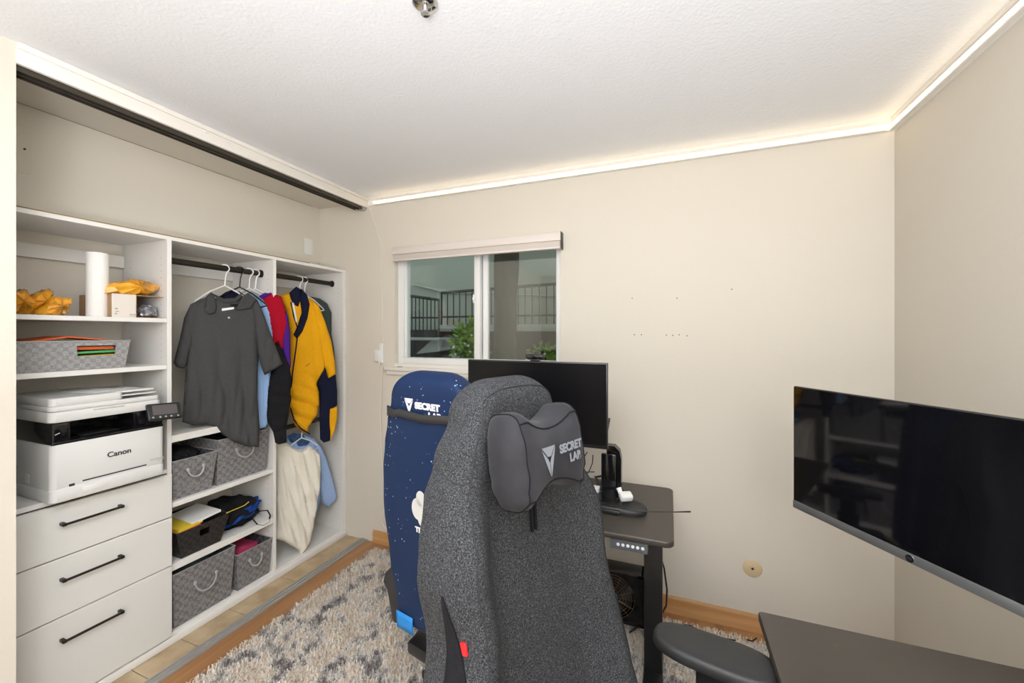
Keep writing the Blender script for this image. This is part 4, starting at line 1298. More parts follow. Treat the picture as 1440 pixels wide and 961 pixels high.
def make_chair(label, loc, rotz, style):
    t = thing('gaming_chair', label, 'chair', loc, rotz)
    main = 'f_chair' if style == 'grey' else 'blue'
    arm = 'soft_b'
    P = lambda nm, mb, m, par=t, **k: part(nm, mb, m, par, world=False, **k)
    if style == 'grey':
        W = [(0, .215), (.10, .278), (.25, .279), (.42, .246), (.52, .257), (.58, .247), (.66, .228), (.74, .192), (.82, .143), (.90, .122)]
        tc = [(0, .085), (.3, .075), (.6, .07), (.75, .075), (.90, .085)]; tb = [(0, .19), (.3, .147), (.55, .144), (.70, .100), (.78, .095), (.90, .088)]
        bk = [(0, .03), (.5, .035), (.9, .03)]
    else:
        W = [(0, .163), (.08, .185), (.25, .212), (.42, .232), (.55, .227), (.64, .214), (.72, .195), (.80, .170), (.90, .144)]
        tc = [(0, .085), (.3, .075), (.6, .07), (.90, .085)]; tb = [(0, .14), (.3, .13), (.55, .12), (.70, .10), (.90, .080)]
        bk = [(0, .025), (.4, .03), (.9, .025)]
    b = MB(); b.grid(backrest_rows(W, 0, tc, tb, bk, BL), closed=True, caps=True)
    back = P('backrest', b, main, smooth=70)
    prof = (W, tc, tb, bk)
    # seam piping round the front
    for sx in (1,):
        pts = []
        fr = .84
        for j in range(24):
            s = .04 + .80 * j / 24; x = interp(W, s) * fr
            pts.append(chair_frame(s, x, section(prof, s, x) + .0012))
        for j in range(25):
            a = PI * j / 24; s = .84 + .034 * math.sin(a); x = interp(W, .84) * fr * math.copysign(abs(math.cos(a)) ** .8, math.cos(a))
            pts.append(chair_frame(s, x, section(prof, s, x) + .0012))
        for j in range(23, -1, -1):
            s = .04 + .80 * j / 24; x = -interp(W, s) * fr
            pts.append(chair_frame(s, x, section(prof, s, x) + .0012))
        b = MB(); b.tube(pts, .0012, 6); P('seam', b, 'seam' if style == 'grey' else 'blue_dk', back)
    if style == 'grey':
        for sx in (1, -1):
            pts = [chair_frame(.735 - .045 * k / 10, sx * (side_x(prof, .735 - .045 * k / 10, -.015 + .105 * k / 10) + .0012), -.015 + .105 * k / 10) for k in range(11)]
            b = MB(); b.tube(pts, .0011, 6); P('seam', b, 'seam', back)
        # black side hinge covers with red tag
        for sx in (1, -1):
            b = MB(); rows = []
            for k in range(25):
                s = .515 - .475 * k / 24; f = min(1, (.515 - s) / .30)
                d0 = .068 - .030 * f; d1 = .070 + .058 * f
                rows.append([chair_frame(s, sx * (side_x(prof, s, d0 + (d1 - d0) * q / 6) + .003), d0 + (d1 - d0) * q / 6) for q in range(7)])
            b.grid(rows)
            o = P('side_cover', b, 'f_black'); md = o.modifiers.new('solid', 'SOLIDIFY'); md.thickness = .004; md.offset = 0
            if sx == 1:
                b = MB(); b.box((-.001, -.004, -.011), (.005, .010, .011), .002)
                R = Matrix.Rotation(.35, 3, 'X'); q = chair_frame(.425, side_x(prof, .425, .098) + .004, .094)
                for v in b.bm.verts: v.co = R @ v.co + q
                P('fabric_tag', b, 'red', back)
        # black trim piece on the far shoulder edge
        b = MB(); q = chair_frame(.575, -(side_x(prof, .575, .06) - .002), .06); b.ball(q, .022, sc=(.35, 1.1, 1.7)); P('shoulder_trim', b, 'soft_b', back)
        pts = [chair_frame(.02 + .48 * k / 14, -(interp(W, .02 + .48 * k / 14) - .006), .03) for k in range(15)]
        b = MB(); b.tube(pts, .006, 8); P('edge_trim', b, 'soft_b', back)
    # seat
    sw, sy = (.27, -.24) if style == 'grey' else (.185, -.06)
    b = MB(); b.box((-sw, sy, .41), (sw, .27, .505), .04, 5); b.box((-sw, sy + .04, .46), (-sw + .10, .25, .535), .03, 4); b.box((sw - .10, sy + .04, .46), (sw, .25, .535), .03, 4)
    P('seat', b, main, smooth=60)
    b = MB(); b.box((-.15, -.16, .37), (.15, .20, .415), .01); b.cyl((0, 0, .12), (0, 0, .38), .028); b.cyl((0, 0, .10), (0, 0, .24), .04)
    P('gas_lift', b, 'plastic_b')
    for k in range(5):
        a = 2 * PI * k / 5 + .3; d = Vector((math.cos(a), math.sin(a), 0)); sd = Vector((-d.y, d.x, 0))
        b = MB(); b.tube([d * .02 + Vector((0, 0, .125)), d * .17 + Vector((0, 0, .11)), d * .31 + Vector((0, 0, .085))], [.032, .026, .018], 10)
        P('base_leg', b, 'plastic_b')
        b = MB(); c = d * .31 + Vector((0, 0, .031 + .009))
        for s_ in (-1, 1): b.cyl(c + sd * (.006 * s_), c + sd * (.026 * s_), .031, 18)
        b.cyl(c + Vector((0, 0, .02)), c + Vector((0, 0, .055)), .006, 8)
        P('caster', b, 'plastic_b')
    # armrests
    for sx in (1, -1):
        AZ = .715 if style == 'grey' else .66
        b = MB()
        pts = []
        for k in range(28):
            a = 2 * PI * k / 28; ca, sa = math.cos(a), math.sin(a)
            x = (.062 if style == 'grey' else .050) * math.copysign(abs(ca) ** .75, ca); y = .140 * math.copysign(abs(sa) ** .6, sa)
            x *= 1 + .12 * sa
            pts.append((x, y))
        yaw = .05 if sx == 1 else (.20 if style == 'grey' else -.05)
        ox, oy = (sx * .335, .10) if style == 'blue' or sx == 1 else (-.368, .105)
        rows = []
        for dz, k in ((0, .86), (.004, .96), (.012, 1), (.022, 1.0), (.030, .95), (.033, .82), (.033, .5), (.033, .1)):
            rows.append([(ox + k * (x * math.cos(yaw) - y * math.sin(yaw)), oy + (y * (1 - (1 - k) * .35)) * math.cos(yaw) + k * x * math.sin(yaw), AZ - .033 + dz) for x, y in pts])
        b.grid(rows, closed=True, caps=True)
        pad = P('armrest', b, arm, smooth=60)
        b = MB(); b.box((ox - .028, oy - .06, AZ - .055), (ox + .028, oy + .08, AZ - .033), .006); b.box((ox - .02, oy - .035, .46), (ox + .02, oy + .035, AZ - .05), .008)
        b.box((ox - .026, oy - .045, .42), (ox + .026, oy + .045, AZ - .13), .01)
        P('armrest_post', b, 'plastic_b', pad)
        b = MB(); b.box((min(ox, sx * .15), -.03 + oy * .5, .395), (max(ox, sx * .15), .05 + oy * .5, .43), .006); P('armrest_bracket', b, 'plastic_b')
    return t, W, tc, tb, bk, P, back

def logo_tri(mb, M4, w, h, mi=0, th=.0008):
    """shield of three facets"""
    g = .06 * w
    for poly in ([(-w / 2, h / 2), (w / 2, h / 2), (w * .12, h * .18), (-w * .12, h * .18)],
                 [(-w / 2, h / 2 - g * 1.5), (-w * .13, h * .12), (-g * .4, -h * .02), (-g * .4, -h / 2 + g)],
                 [(w / 2, h / 2 - g * 1.5), (w * .13, h * .12), (g * .4, -h * .02), (g * .4, -h / 2 + g)]):
        P = [M4 @ Vector((x, y, 0)) for x, y in poly]
        n = (M4.to_3x3() @ Vector((0, 0, 1))).normalized()
        mb.prism(P, n * th, mi)

# ---- grey chair, seen from its front left
GL, GR = (-.135, .812, 0), -math.radians(111.5)
ch, W, tc, tb, bk, P, back = make_chair('charcoal tweed gaming chair with black headrest pillow in the foreground', GL, GR, 'grey')
# pillow (rests on the backrest): bone shaped
pw = .119
px0 = .022
def pillow_row(x):
    r = abs(x) / pw
    hh = .074 + .030 * min(1, (r / .62)) ** 2 - .004
    e = math.sqrt(max(0, 1 - max(0, (r - .78) / .22) ** 2.4)) * .97 + .03
    e2 = math.sqrt(max(0, 1 - max(0, (r - .55) / .45) ** 3.0)) * .90 + .10
    row = []
    for i in range(40):
        a = 2 * PI * i / 40; ca, sa = math.cos(a), math.sin(a)
        dd = (.058 * e2 - .012 * max(0, 1 - r * 1.3) * (1 if ca > 0 else 0)) * math.copysign(abs(ca) ** .6, ca)
        ss = hh * (e * .75 + .25 * e2) * math.copysign(abs(sa) ** .72, sa)
        if sa < 0: ss *= .96
        wr = .0030 * noise.noise(Vector((x * 14, ss * 40, dd * 20))) * .8 + (.0030 * math.sin(ss * 150 + 3 * noise.noise(Vector((x * 20, 0, ss * 12)))) * min(1, max(0, (r - .6) / .2)) if ss < .02 else 0)
        row.append((x, ss, dd + wr))
    return row
pil = thing('head_pillow', 'black velour head pillow with silver logo strapped on the charcoal chair', 'pillow', ch.location, GR)
Pp = lambda nm, mb, m, par=pil, **k: part(nm, mb, m, par, world=False, **k)
s_c, d_c = .725, .136
rows = []
for x in [pw * math.sin(PI / 2 * k / 18) for k in range(-18, 19)]:
    rows.append([chair_frame(s_c + ss, x_ + px0, d_c + dd) for x_, ss, dd in pillow_row(x)])
b = MB(); b.grid(rows, closed=True, caps=True); cush = Pp('cushion', b, 'f_velour', smooth=80)
def pil_mat(x, s, d): # text frame on the front: image-right is -x
    o = chair_frame(s_c + s, x + px0, d_c + d)
    return frame4(o, (-1, 0, 0), chair_frame(1, 0, 0) - chair_frame(0, 0, 0))
b = MB(); logo_tri(b, pil_mat(.026, -.010, .0525), .044, .062)
text_mb(b, 'SECRET', .024, pil_mat(-.046, .008, .0575), bold=.0010, sx=1.0); text_mb(b, 'LAB', .024, pil_mat(-.058, -.016, .0575), bold=.0010, sx=1.0)
Pp('embroidered_logo', b, 'silver_p', cush, smooth=0)
for sx in (1, -1):
    pts = []
    for k in range(40):
        a = 2 * PI * k / 40
        r0 = pillow_row(sx * pw * .80)[k]; pts.append(chair_frame(s_c + r0[1] * 1.005, r0[0] + px0, d_c + r0[2] * 1.01))
    b = MB(); b.tube(pts, .0016, 6, closed=True); Pp('piping', b, 'f_black', cush)
for i_ in (5, 35):
    b = MB(); b.tube([chair_frame(s_c + r0[1] * 1.01, r0[0] + px0, d_c + r0[2] * 1.02) for r0 in [pillow_row(pw * .80 * k / 20)[i_] for k in range(-20, 21)]], .0016, 6)
    Pp('piping', b, 'f_black', cush)
b = MB()
for dx in (-.007, .007): b.tube([chair_frame(.66, dx, .095), chair_frame(.60, dx, .083), chair_frame(.545, dx, .079)], .0055, 6, flat=.6)
Pp('strap', b, 'f_black')

# ---- blue chair, seen from behind
LEAN = .05
Z0C = .475
ch2, W, tc, tb, bk, P, back = make_chair('speckled blue gaming chair seen from behind, beside the window', (-.684, 1.308, 0), -math.radians(12.2), 'blue')
def bk_mat(x, s, d=-.0265):
    # reading direction on the back: +x of the chair is image right seen from behind
    return frame4(chair_frame(s, x, d), (1, 0, 0), chair_frame(1, 0, 0) - chair_frame(0, 0, 0))
b = MB(); logo_tri(b, bk_mat(-.064, .790), .040, .050); text_mb(b, 'SECRET', .028, bk_mat(.018, .794), bold=.0015, sx=1.15); text_mb(b, 'LAB', .028, bk_mat(.050, .766), bold=.0015, sx=1.15)
P('printed_logo', b, 'white_p', back, smooth=0)
pts = []
for k in range(25):
    a = 2 * PI * k / 24; ca, sa = math.cos(a), math.sin(a); w = interp(W, .757) + .004
    x = w * math.copysign(abs(ca) ** .42, ca); d = (interp(tb, .757) + .004) * abs(sa) ** .55 if sa > 0 else -.033 * abs(sa) ** .6
    pts.append(chair_frame(.757 + (.008 if k % 2 else 0), x, d))
b = MB(); b.tube(pts[:-1], .010, 6, closed=True, flat=.25)
b2 = MB()
rows = []
for k in range(25):
    a = 2 * PI * k / 24
    x, y_, z_ = pts[k % 24]
    rows.append((x, y_, z_))
b.bm.free()
b = MB(); b.grid([[Vector(p) + Vector((0, 0, -.013)) for p in rows], [Vector(p) + Vector((0, 0, .013)) for p in rows]]); b2.bm.free()
o = P('pillow_strap', b, 'soft_b'); md = o.modifiers.new('solid', 'SOLIDIFY'); md.thickness = .003; md.offset = 1
# emblem and lettering lower on the back
b = MB()
def disc(c, r, th=.0009, sx=1.0, rot=0):
    m4 = bk_mat(*c, d=-.0315)
    b.prism([m4 @ Vector((r * sx * math.cos(a) , r * math.sin(a), 0)) for a in np.linspace(0, 2 * PI, 24, endpoint=False)], (m4.to_3x3() @ Vector((0, 0, 1))) * th)
disc((-.020, .492), .026, sx=.8); disc((-.036, .455), .036, sx=.75); disc((.010, .462), .036, .0011, sx=.8); disc((-.010, .424), .026, .0013)
P('printed_emblem', b, 'emblem', back, smooth=0)
b = MB(); text_mb(b, 'TEMPEST', .024, bk_mat(.000, .385, -.0325), bold=.0010, sx=1.05); P('printed_lettering', b, 'white_p', back, smooth=0)
b = MB(); b.grid([[chair_frame(s, x, -(interp(bk, s) + .0035)) for x in np.linspace(-.165, -.085, 8)] for s in (.005, .025, .045, .065)])
o = P('lower_patch', b, 'blue_lt', back); md = o.modifiers.new('solid', 'SOLIDIFY'); md.thickness = .003; md.offset = 0
for sx in (1, -1):
    b = MB(); A = [(.33, .212), (.31, .232), (.17, .238), (.135, .272), (.10, .282), (.075, .262), (.0, .246), (-.035, .236), (-.03, .19)]
    b.prism([chair_frame(s, sx * x, .012) for s, x in A], chair_frame(0, 0, .07) - chair_frame(0, 0, .012)); P('side_cover', b, 'soft_b')

# ================================================================== BACK DESK
dk = thing('standing_desk', 'black standing desk under the window with a control strip', 'desk', (-.55, 1.87, 0))
DZ = .73
def rtop(x0, x1, y0, y1, z0, z1, r, mname, par, nm='desktop'):
    b = MB(); rounded_box(b, x0, x1, y0, y1, z0, z1, r, zr=.003); return part(nm, b, mname, par)
rtop(-1.19, .014, 1.585, 2.150, DZ - .022, DZ, .03, 'desk', dk)
for x in (-.065, -1.11):
    b = MB(); b.box((x - .040, 1.83, .03), (x + .035, 1.90, DZ - .05), .004); part('leg', b, 'plastic_b', dk)
    b = MB(); b.box((x - .042, 1.60, .012), (x + .037, 2.14, .045), .008); part('foot', b, 'plastic_b', dk)
b = MB(); b.box((-1.12, 1.84, DZ - .055), (-.06, 1.89, DZ - .023), .003); part('cross_beam', b, 'plastic_b', dk)
q0 = atY(858, 752, 1.60); q1 = atY(911, 771, 1.60)
b = MB(); b.box((q0.x, 1.596, DZ - .066), (q1.x, 1.64, DZ - .023), .004); cp = part('control_strip', b, mat('control_grey', (.10, .11, .12), .4), dk)
for k in range(6):
    b = MB(); x = q0.x + (q1.x - q0.x) * (.22 + .13 * k); b.lathe([(.0062, 0), (.0062, -.002), (.004, -.003)], (x, 1.597, DZ - .045), 'Y', 14); part('button', b, 'white_p', cp)

# black monitor
my = 1.80
def mp(x, y, yy=my): return atY(x, y, yy)
A, B_ = mp(659, 510), mp(856, 635)
R = 0
mt_ = thing('computer_monitor', 'black matte monitor on the desk in front of the window', 'monitor', ((A.x + B_.x) / 2, my, DZ))
xl, xr, zt, zb = mp(658, 560).x, mp(854.5, 560).x, mp(853, 511).z, mp(855, 633).z
b = MB(); b.box((xl, my, zb), (xr, my + .022, zt), .003, 2); b.box((xl + .10, my + .02, zb + .06), (xr - .10, my + .05, zt - .05), .012); part('housing', b, 'plastic_b', mt_)
b = MB(); b.box((xl + .006, my - .0012, zb + .016), (xr - .006, my + .001, zt - .006)); part('screen', b, 'screen2', mt_)
# stand : curved loop at right and foot
b = MB()
xs = mp(856, 640, my + .10).x
p0 = atY(846, 625, my + .06); p1 = atY(873, 640, my + .06)
b.box((p0.x - .0, my + .045, DZ + .018), (p1.x - .02, my + .065, DZ + .225), .004)
outl = [(p0.x + .02, DZ + .02), (p0.x + .02, DZ + .255), (p1.x - .030, DZ + .255), (p1.x - .008, DZ + .235), (p1.x, DZ + .20), (p1.x, DZ + .02)]
b.prism([(x, my + .075, z) for x, z in outl], (0, .045, 0))
part('stand_column', b, 'plastic_k', mt_)
b = MB(); b.box((p0.x - .10, my - .06, DZ + .001), (p1.x + .01, my + .14, DZ + .020), .006); part('stand_foot', b, 'plastic_b', mt_)
b = MB(); b.tube([(p0.x + .01, my + .08, zb + .05), (p0.x + .03, my + .05, zb + .12), ((xl + xr) / 2, my + .05, zb + .15)], .014, 8); part('stand_arm', b, 'plastic_b', mt_)
# webcam
wc = mp(752, 505)
t = thing('webcam', 'small black webcam clipped on the top edge of the monitor', 'webcam', (wc.x, my, zt))
b = MB(); b.box((wc.x - .045, my - .012, zt + .010), (wc.x + .045, my + .016, zt + .034), .009, 3); part('camera_body', b, 'plastic_b', t)
b = MB(); b.lathe([(.009, 0), (.009, -.003), (.006, -.004)], (wc.x, my - .012, zt + .022), 'Y', 18); part('lens', b, 'plastic_k', t)
b = MB(); b.box((wc.x - .022, my - .004, zt - .000), (wc.x + .022, my + .026, zt + .011), .003); part('clip', b, 'plastic_b', t)
# desk clutter
def dz(x, y, z=DZ): return atZ(x, y, z)
def ring(name, pts, r, mt, par=None, **k):
    b = MB(); b.tube(pts, r, 8, **k); return part(name, b, mt, par)
c = dz(875, 716)
t = thing('wrist_rest', 'black padded wrist rest lying at the front of the desk', 'wrist rest', (c.x, c.y, DZ))
b = MB()
ax = (dz(905, 722) - dz(842, 712)).normalized(); rz = math.atan2(ax.y, ax.x)
rowsP = []
for k, s_, z_ in ((1, 0, .001), (1.03, 0, .010), (1.0, 0, .020), (.93, 0, .025), (.85, 0, .022), (.5, 0, .016), (.05, 0, .015)):
    rr = []
    for i in range(32):
        a = 2 * PI * i / 32; ca, sa = math.cos(a), math.sin(a)
        x = .115 * k * math.copysign(abs(ca) ** .6, ca); y = .062 * k * math.copysign(abs(sa) ** .75, sa)
        rr.append((c.x - .015 + x * math.cos(rz) - y * math.sin(rz), c.y - .005 + x * math.sin(rz) + y * math.cos(rz), DZ + z_))
    rowsP.append(rr)
b.grid(rowsP, closed=True, caps=True); part('pad', b, 'soft_b', t, smooth=60)
c = dz(852, 694)
t = thing('headset', 'black headset lying beside the white plug on the desk', 'headset', (c.x, c.y, DZ))
b = MB(); b.ball((c.x - .02, c.y + .02, DZ + .026), .034, sc=(1, .8, .7), sub=3); part('ear_cup', b, 'soft_b', t)
b = MB(); b.ball((c.x + .055, c.y - .005, DZ + .024), .032, sc=(1, .8, .7), sub=3); part('ear_cup', b, 'plastic_b', t)
b = MB(); b.tube([(c.x - .03, c.y + .02, DZ + .03), (c.x - .06, c.y + .06, DZ + .05), (c.x, c.y + .10, DZ + .055), (c.x + .06, c.y + .05, DZ + .045), (c.x + .06, c.y, DZ + .03)], .008, 8, flat=.6); part('headband', b, 'plastic_b', t)
c = dz(880, 713)
t = thing('power_adapter', 'small white plug adapter lying beside the wrist rest', 'adapter', (c.x, c.y, DZ))
RR = Matrix.Rotation(.5, 3, 'Z') @ Matrix.Rotation(.35, 3, 'X')
b = MB(); b.box(Vector((c.x - .028, c.y - .02, DZ + .030)), Vector((c.x + .028, c.y + .02, DZ + .062)), .009, 3, rot=RR); part('body', b, 'plastic_w', t)
b = MB(); b.tube([(c.x - .02, c.y + .0, DZ + .05), (c.x - .032, c.y + .012, DZ + .075)], [.009, .012], 10); part('plug', b, 'plastic_w', t)
# black cable across the desk, sticking out over the edge
b = MB(); b.tube([dz(838, 706, DZ + .03), dz(862, 711, DZ + .032), dz(888, 717, DZ + .035), dz(915, 720, DZ + .03), dz(945, 720.5, DZ + .03), dz(971, 720, DZ + .03)], [.0022] * 5 + [.0035], 8)
tag(part('thin_cable', b, 'cordb'), 'thin black cable across the wrist rest jutting past the desk edge', 'cable')
for k, pts in enumerate((((812, 640), (806, 650), (812, 662), (826, 668)), ((826, 636), (816, 652), (824, 664), (836, 664)), ((834, 640), (833, 652), (828, 664), (820, 672)))):
    b = MB(); b.tube([atY(x, y, my + .05) for x, y in pts], .0025, 6)
    tag(part('monitor_cable', b, 'cordb'), 'black cables looping down below the black monitor', 'cable', 'cables below the black monitor')
c = atY(828, 661, my + .12)
t = thing('power_strip', 'white power strip standing behind the black monitor', 'power strip', (c.x, my + .12, DZ))
b = MB(); b.box((c.x - .06, my + .11, DZ + .001), (c.x + .05, my + .15, DZ + .040), .005); part('housing', b, 'plastic_w', t)
for k in range(3):
    b = MB(); b.box((c.x - .045 + k * .032, my + .108, DZ + .012), (c.x - .030 + k * .032, my + .111, DZ + .028), .002); part('socket', b, 'greyink', t)

# desk fan / box fan on the floor
fy = 2.02
t = thing('box_fan', 'black square fan standing on the rug below the desk', 'fan', (-.22, fy, .03))
q0 = atY(842, 795, fy); q1 = atY(906, 812, fy); q2 = atY(905, 886, fy)
x0, x1, z0, z1 = q1.x - .30, q1.x, max(q2.z, .025), q1.z
cx_, cz_ = (x0 + x1) / 2 + .005, (z0 + z1) / 2
b = MB(); n = 40; fr = []
b.box((x0, fy, z0), (x0 + .02, fy + .10, z1), .006); b.box((x1 - .02, fy, z0), (x1, fy + .10, z1), .006)
b.box((x0, fy, z0), (x1, fy + .10, z0 + .02), .006); b.box((x0, fy, z1 - .02), (x1, fy + .10, z1), .006)
# front face plate with round opening
rad = min(x1 - x0, z1 - z0) / 2 - .018
outer = []; inner = []
for k in range(64):
    a = 2 * PI * k / 64; ca, sa = math.cos(a), math.sin(a); m_ = max(abs(ca) / ((x1 - x0) / 2 - .01), abs(sa) / ((z1 - z0) / 2 - .01))
    outer.append(((x0 + x1) / 2 + ca / m_, fy + .003, (z0 + z1) / 2 + sa / m_)); inner.append(((x0 + x1) / 2 + rad * ca, fy + .003, (z0 + z1) / 2 + rad * sa))
b.grid([outer, inner, [(p[0], fy + .05, p[2]) for p in inner]], closed=True)
b.box((x0 + .01, fy + .085, z0 + .01), (x1 - .01, fy + .09, z1 - .01))
part('housing', b, 'plastic_k', t)
cx_, cz_ = (x0 + x1) / 2, (z0 + z1) / 2
b = MB()
for k in range(1, 9): 
    r_ = rad * k / 8.2
    b.tube([(cx_ + r_ * math.cos(a), fy + .001 - .008 * (1 - (r_ / rad) ** 2), cz_ + r_ * math.sin(a)) for a in np.linspace(0, 2 * PI, 40, endpoint=False)], .0015, 5, closed=True)
for k in range(8):
    a = PI * k / 8
    b.tube([(cx_ + rad * math.cos(a), fy, cz_ + rad * math.sin(a)), (cx_, fy - .008, cz_), (cx_ - rad * math.cos(a), fy, cz_ - rad * math.sin(a))], .0015, 5)
part('grille', b, mat('grille_bronze', (.22, .16, .10), .3, .8), t)
b = MB(); b.lathe([(.028, 0), (.028, -.006), (.01, -.012)], (cx_, fy - .002, cz_), 'Y', 24); part('hub_badge', b, mat('teal_badge', (.03, .22, .30), .3), t)
for k in range(5):
    a = 2 * PI * k / 5
    rows = []
    for j in range(6):
        r_ = .02 + (rad - .03) * j / 5; w = .03 + .03 * j / 5
        rows.append([(cx_ + r_ * math.cos(a + q * w / max(r_, .03)) , fy + .035 + .014 * q, cz_ + r_ * math.sin(a + q * w / max(r_, .03))) for q in (-1, -.3, .3, 1)])
    b = MB(); b.grid(rows); o = part('blade', b, 'plastic_b', t); md = o.modifiers.new('solid', 'SOLIDIFY'); md.thickness = .002

# cords near the desk leg and on the rug
b = MB(); b.tube([atY(x, y, 2.05) for x, y in ((928, 780), (934, 800), (938, 830), (937, 852), (930, 865), (916, 872), (900, 880), (885, 890))], .004, 8)
tag(part('cord', b, 'cordb'), 'black power cord drooping behind the right desk leg', 'cord')
b = MB(); b.tube([atZ(x, y, .036) for x, y in ((895, 884), (905, 878), (920, 882), (938, 882))], .0035, 6)
tag(part('cord', b, 'cordb'), 'short black cord on the rug below the square fan', 'cord')
for lab, pts in (('thin black cord curled on the rug nearest the desk leg', ((955, 884), (963, 879), (972, 881), (981, 886))), ('straight black cord end on the rug between the other two', ((998, 892), (1010, 897), (1022, 899), (1034, 901), (1016, 903))), ('black cord end on the rug beside the right hand desk', ((1050, 900), (1058, 902), (1064, 898)))):
    b = MB(); b.tube([atZ(x, y, .038) for x, y in pts], .0035, 6)
    tag(part('cord', b, 'cordb'), lab, 'cord')

# ================================================================== RIGHT DESK AND MONITOR
t = thing('computer_desk', 'black rectangular desk in the bottom right corner below the monitor', 'desk', (.58, .75, 0))
rtop(.224, XR - .012, .25, 1.272, .718, .74, .008, 'desk', t)
for x in (.27, .89):
    for y in (.30, 1.22):
        b = MB(); b.box((x - .025, y - .025, 0.0), (x + .025, y + .025, .718), .003); part('leg', b, 'plastic_b', t)
b = MB(); b.box((.27, 1.20, .66), (.89, 1.225, .717), .002); part('cross_beam', b, 'plastic_b', t)

ML = Vector((.352, 1.46)); MRd = Vector((.264, -.412)).normalized()
MW = .615
mt2 = thing('computer_monitor', 'large glossy black monitor with silver bottom bezel at the right', 'monitor', (ML.x + MRd.x * .3, ML.y + MRd.y * .3, .74))
u3 = Vector((MRd.x, MRd.y, 0)); n3 = Vector((-abs(MRd.y), -abs(MRd.x), 0)).normalized()
assert abs(u3.dot(n3)) < 1e-3
o3 = Vector((ML.x, ML.y, 0))
def slab(mb, u0, u1, z0, z1, d0, d1, bev=.0):
    m4 = Matrix((u3, n3, Vector((0, 0, 1)))).transposed().to_4x4(); m4.translation = o3
    t_ = MB(); t_.box((u0, d0, z0), (u1, d1, z1), bev, 2)
    for v in t_.bm.verts: v.co = m4 @ v.co
    mb.merge(t_.bm)
ZT, ZB = 1.339, .970
b = MB(); slab(b, 0, MW, ZB + .002, ZT, -.012, 0, .002); slab(b, .12, MW - .12, ZB + .06, ZT - .10, -.035, -.011, .01); part('housing', b, 'plastic_b', mt2)
b = MB(); slab(b, .0015, MW - .0015, ZB + .022, ZT - .003, -.001, .0012); part('screen', b, 'screen', mt2)
b = MB(); slab(b, 0, MW, ZB - .001, ZB + .022, -.013, .0035, .002); bz = part('bottom_bezel', b, 'silver', mt2, label='silver bottom bezel')
b = MB(); m4 = Matrix((u3, n3, Vector((0, 0, 1)))).transposed().to_4x4(); m4.translation = o3
t_ = MB(); t_.lathe([(.0085, .0034), (.0085, .0046)], (MW / 2, 0, ZB + .0105), 'Y', 24)
for v in t_.bm.verts: v.co = m4 @ v.co
b.merge(t_.bm); part('round_badge', b, 'chrome', bz)
b = MB(); c = o3 + u3 * (MW / 2) - n3 * .0 ; 
text_mb(b, 'hp', .011, frame4(o3 + u3 * (MW / 2) + n3 * .0047 + Vector((0, 0, ZB + .0105)), u3, (0, 0, 1)) , depth=.0002); part('badge_lettering', b, 'ink', bz, smooth=0)
mc = o3 + u3 * (MW / 2) - n3 * .036 + Vector((0, 0, (ZT + ZB) / 2))
b = MB(); slab(b, MW / 2 - .055, MW / 2 + .055, (ZT + ZB) / 2 - .055, (ZT + ZB) / 2 + .055, -.046, -.034, .003); part('mount_plate', b, 'plastic_b', mt2)
b = MB(); wp = Vector((XR - .03, mc.y - .02, mc.z)); b.cyl(mc, wp, .022, 16); b.box((XR - .034, mc.y - .07, mc.z - .11), (XR - .001, mc.y + .03, mc.z + .11), .004)
part('wall_arm', b, 'plastic_b', mt2)

# ================================================================== SMALL THINGS ON WALLS
c = atY(1058, 799.5, YB)
t = thing('wall_cap', 'round beige plate with a dark centre hole low on the wall', 'wall cap', (c.x, YB, c.z))
b = MB(); b.lathe([(.043, -.0005), (.043, -.004), (.038, -.007), (.008, -.007), (.008, -.005)], (c.x, YB, c.z), 'Y', 40); part('plate', b, 'plaque', t)
b = MB(); b.lathe([(.0055, -.006), (.0055, -.0075)], (c.x, YB, c.z), 'Y', 16); part('hole', b, 'ink', t)
for x, y in ((889, 419.5), (952, 419.5), (892, 471), (902, 471), (937, 471.5), (946, 472), (955, 471), (966, 472.5), (1029, 407)):
    c = atY(x, y, YB); b = MB(); b.lathe([(.0038, -.0003), (.0038, -.0012), (.001, -.0018)], (c.x, YB, c.z), 'Y', 8)
    tag(part('nail_hole', b, 'edge'), 'tiny dark nail hole in the bare wall right of the window', 'nail hole', 'nail holes in the bare wall')
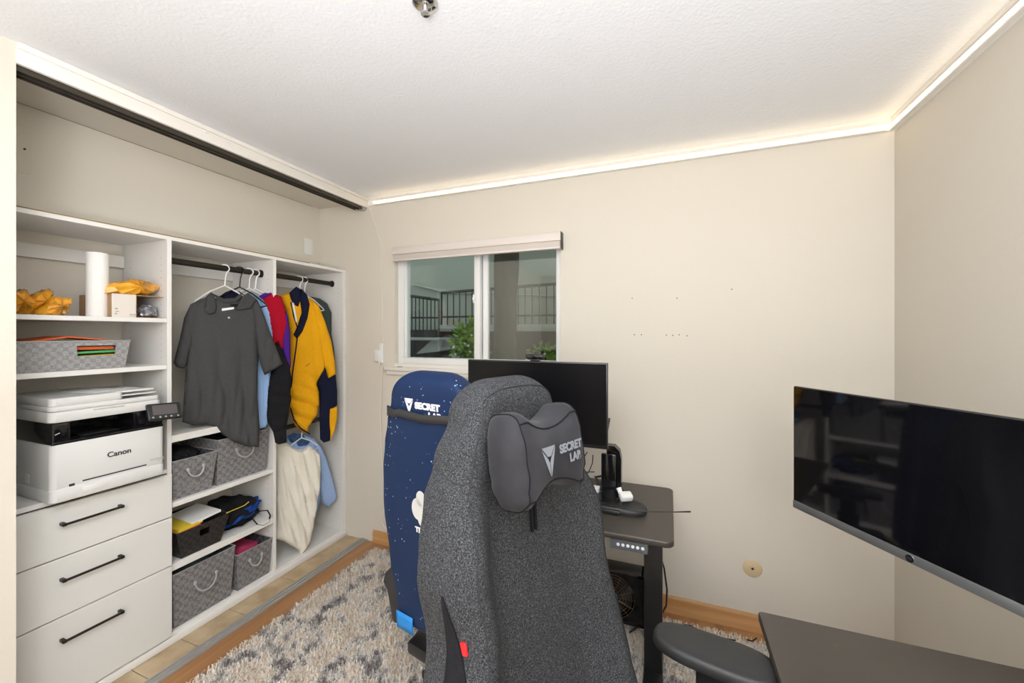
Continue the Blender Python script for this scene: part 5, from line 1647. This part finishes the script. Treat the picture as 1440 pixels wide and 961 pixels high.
# sprinkler head
c = atZ(598, 3, ZC)
t = thing('sprinkler_head', 'small chrome sprinkler head on the ceiling at the top edge', 'sprinkler', (c.x, c.y, ZC))
b = MB(); b.lathe([(.038, -.0005), (.037, -.006), (.028, -.012), (.014, -.014)], (c.x, c.y, ZC), n=32); part('escutcheon', b, 'chrome', t)
b = MB(); b.lathe([(.008, -.014), (.008, -.030), (.013, -.034), (.013, -.036), (.004, -.037)], (c.x, c.y, ZC), n=20); part('nozzle', b, 'chrome', t)
# LED lead down to a plug-in adapter
b = MB()
pts = [(521, 292), (524, 305), (529, 318), (531, 328), (534.5, 337), (536.5, 350), (537, 380), (537.5, 420), (538, 455), (538.5, 482)]
b.tube([atY(x, y, YB - .006) for x, y in pts], .0028, 8)
tag(part('cord', b, 'cordw'), 'white lead running down the wall from strip light to adapter', 'cord')
c = atY(536.5, 497, YB)
t = thing('plug_adapter', 'white plug-in adapter on the wall left of the window', 'adapter', (c.x, YB, c.z))
zt_, zb_ = atY(539, 483, YB - .02).z, atY(539, 513, YB - .02).z
b = MB(); b.box((c.x - .004, YB - .022, zb_ + .01), (c.x + .026, YB - .0005, zt_), .005); part('controller', b, 'plastic_w', t)
b = MB(); b.box((c.x - .034, YB - .040, zb_ + .025), (c.x + .008, YB - .0008, zt_ - .045), .006); part('plug_body', b, 'plastic_w', t)
b = MB(); b.tube([(c.x - .004, YB - .02, zb_ + .03), (c.x - .002, YB - .02, zb_ - .005)], [.009, .004], 10); part('strain_relief', b, 'plastic_w', t)
b = MB()
pts = [(538, 516), (537, 535), (535.5, 560), (535, 590), (536, 620), (538, 660), (541, 700), (541, 715), (538, 724), (537, 735), (541, 742), (549, 748)]
b.tube([atY(x, y, YB - .020) for x, y in pts], .0026, 8)
tag(part('cord', b, 'cordw'), 'white lead hanging from the adapter down to the baseboard', 'cord')
# charging cord end at the sill
c = atY(562, 514, YB - .01)
b = MB(); b.tube([(c.x - .018, YB - .012, 1.2685), (c.x, YB - .016, 1.269), (c.x + .022, YB - .010, 1.2685)], .002, 6)
tag(part('metal_bit', b, 'darkmetal'), 'tiny dark metal bit lying on the left end of the window sill', 'metal bit')
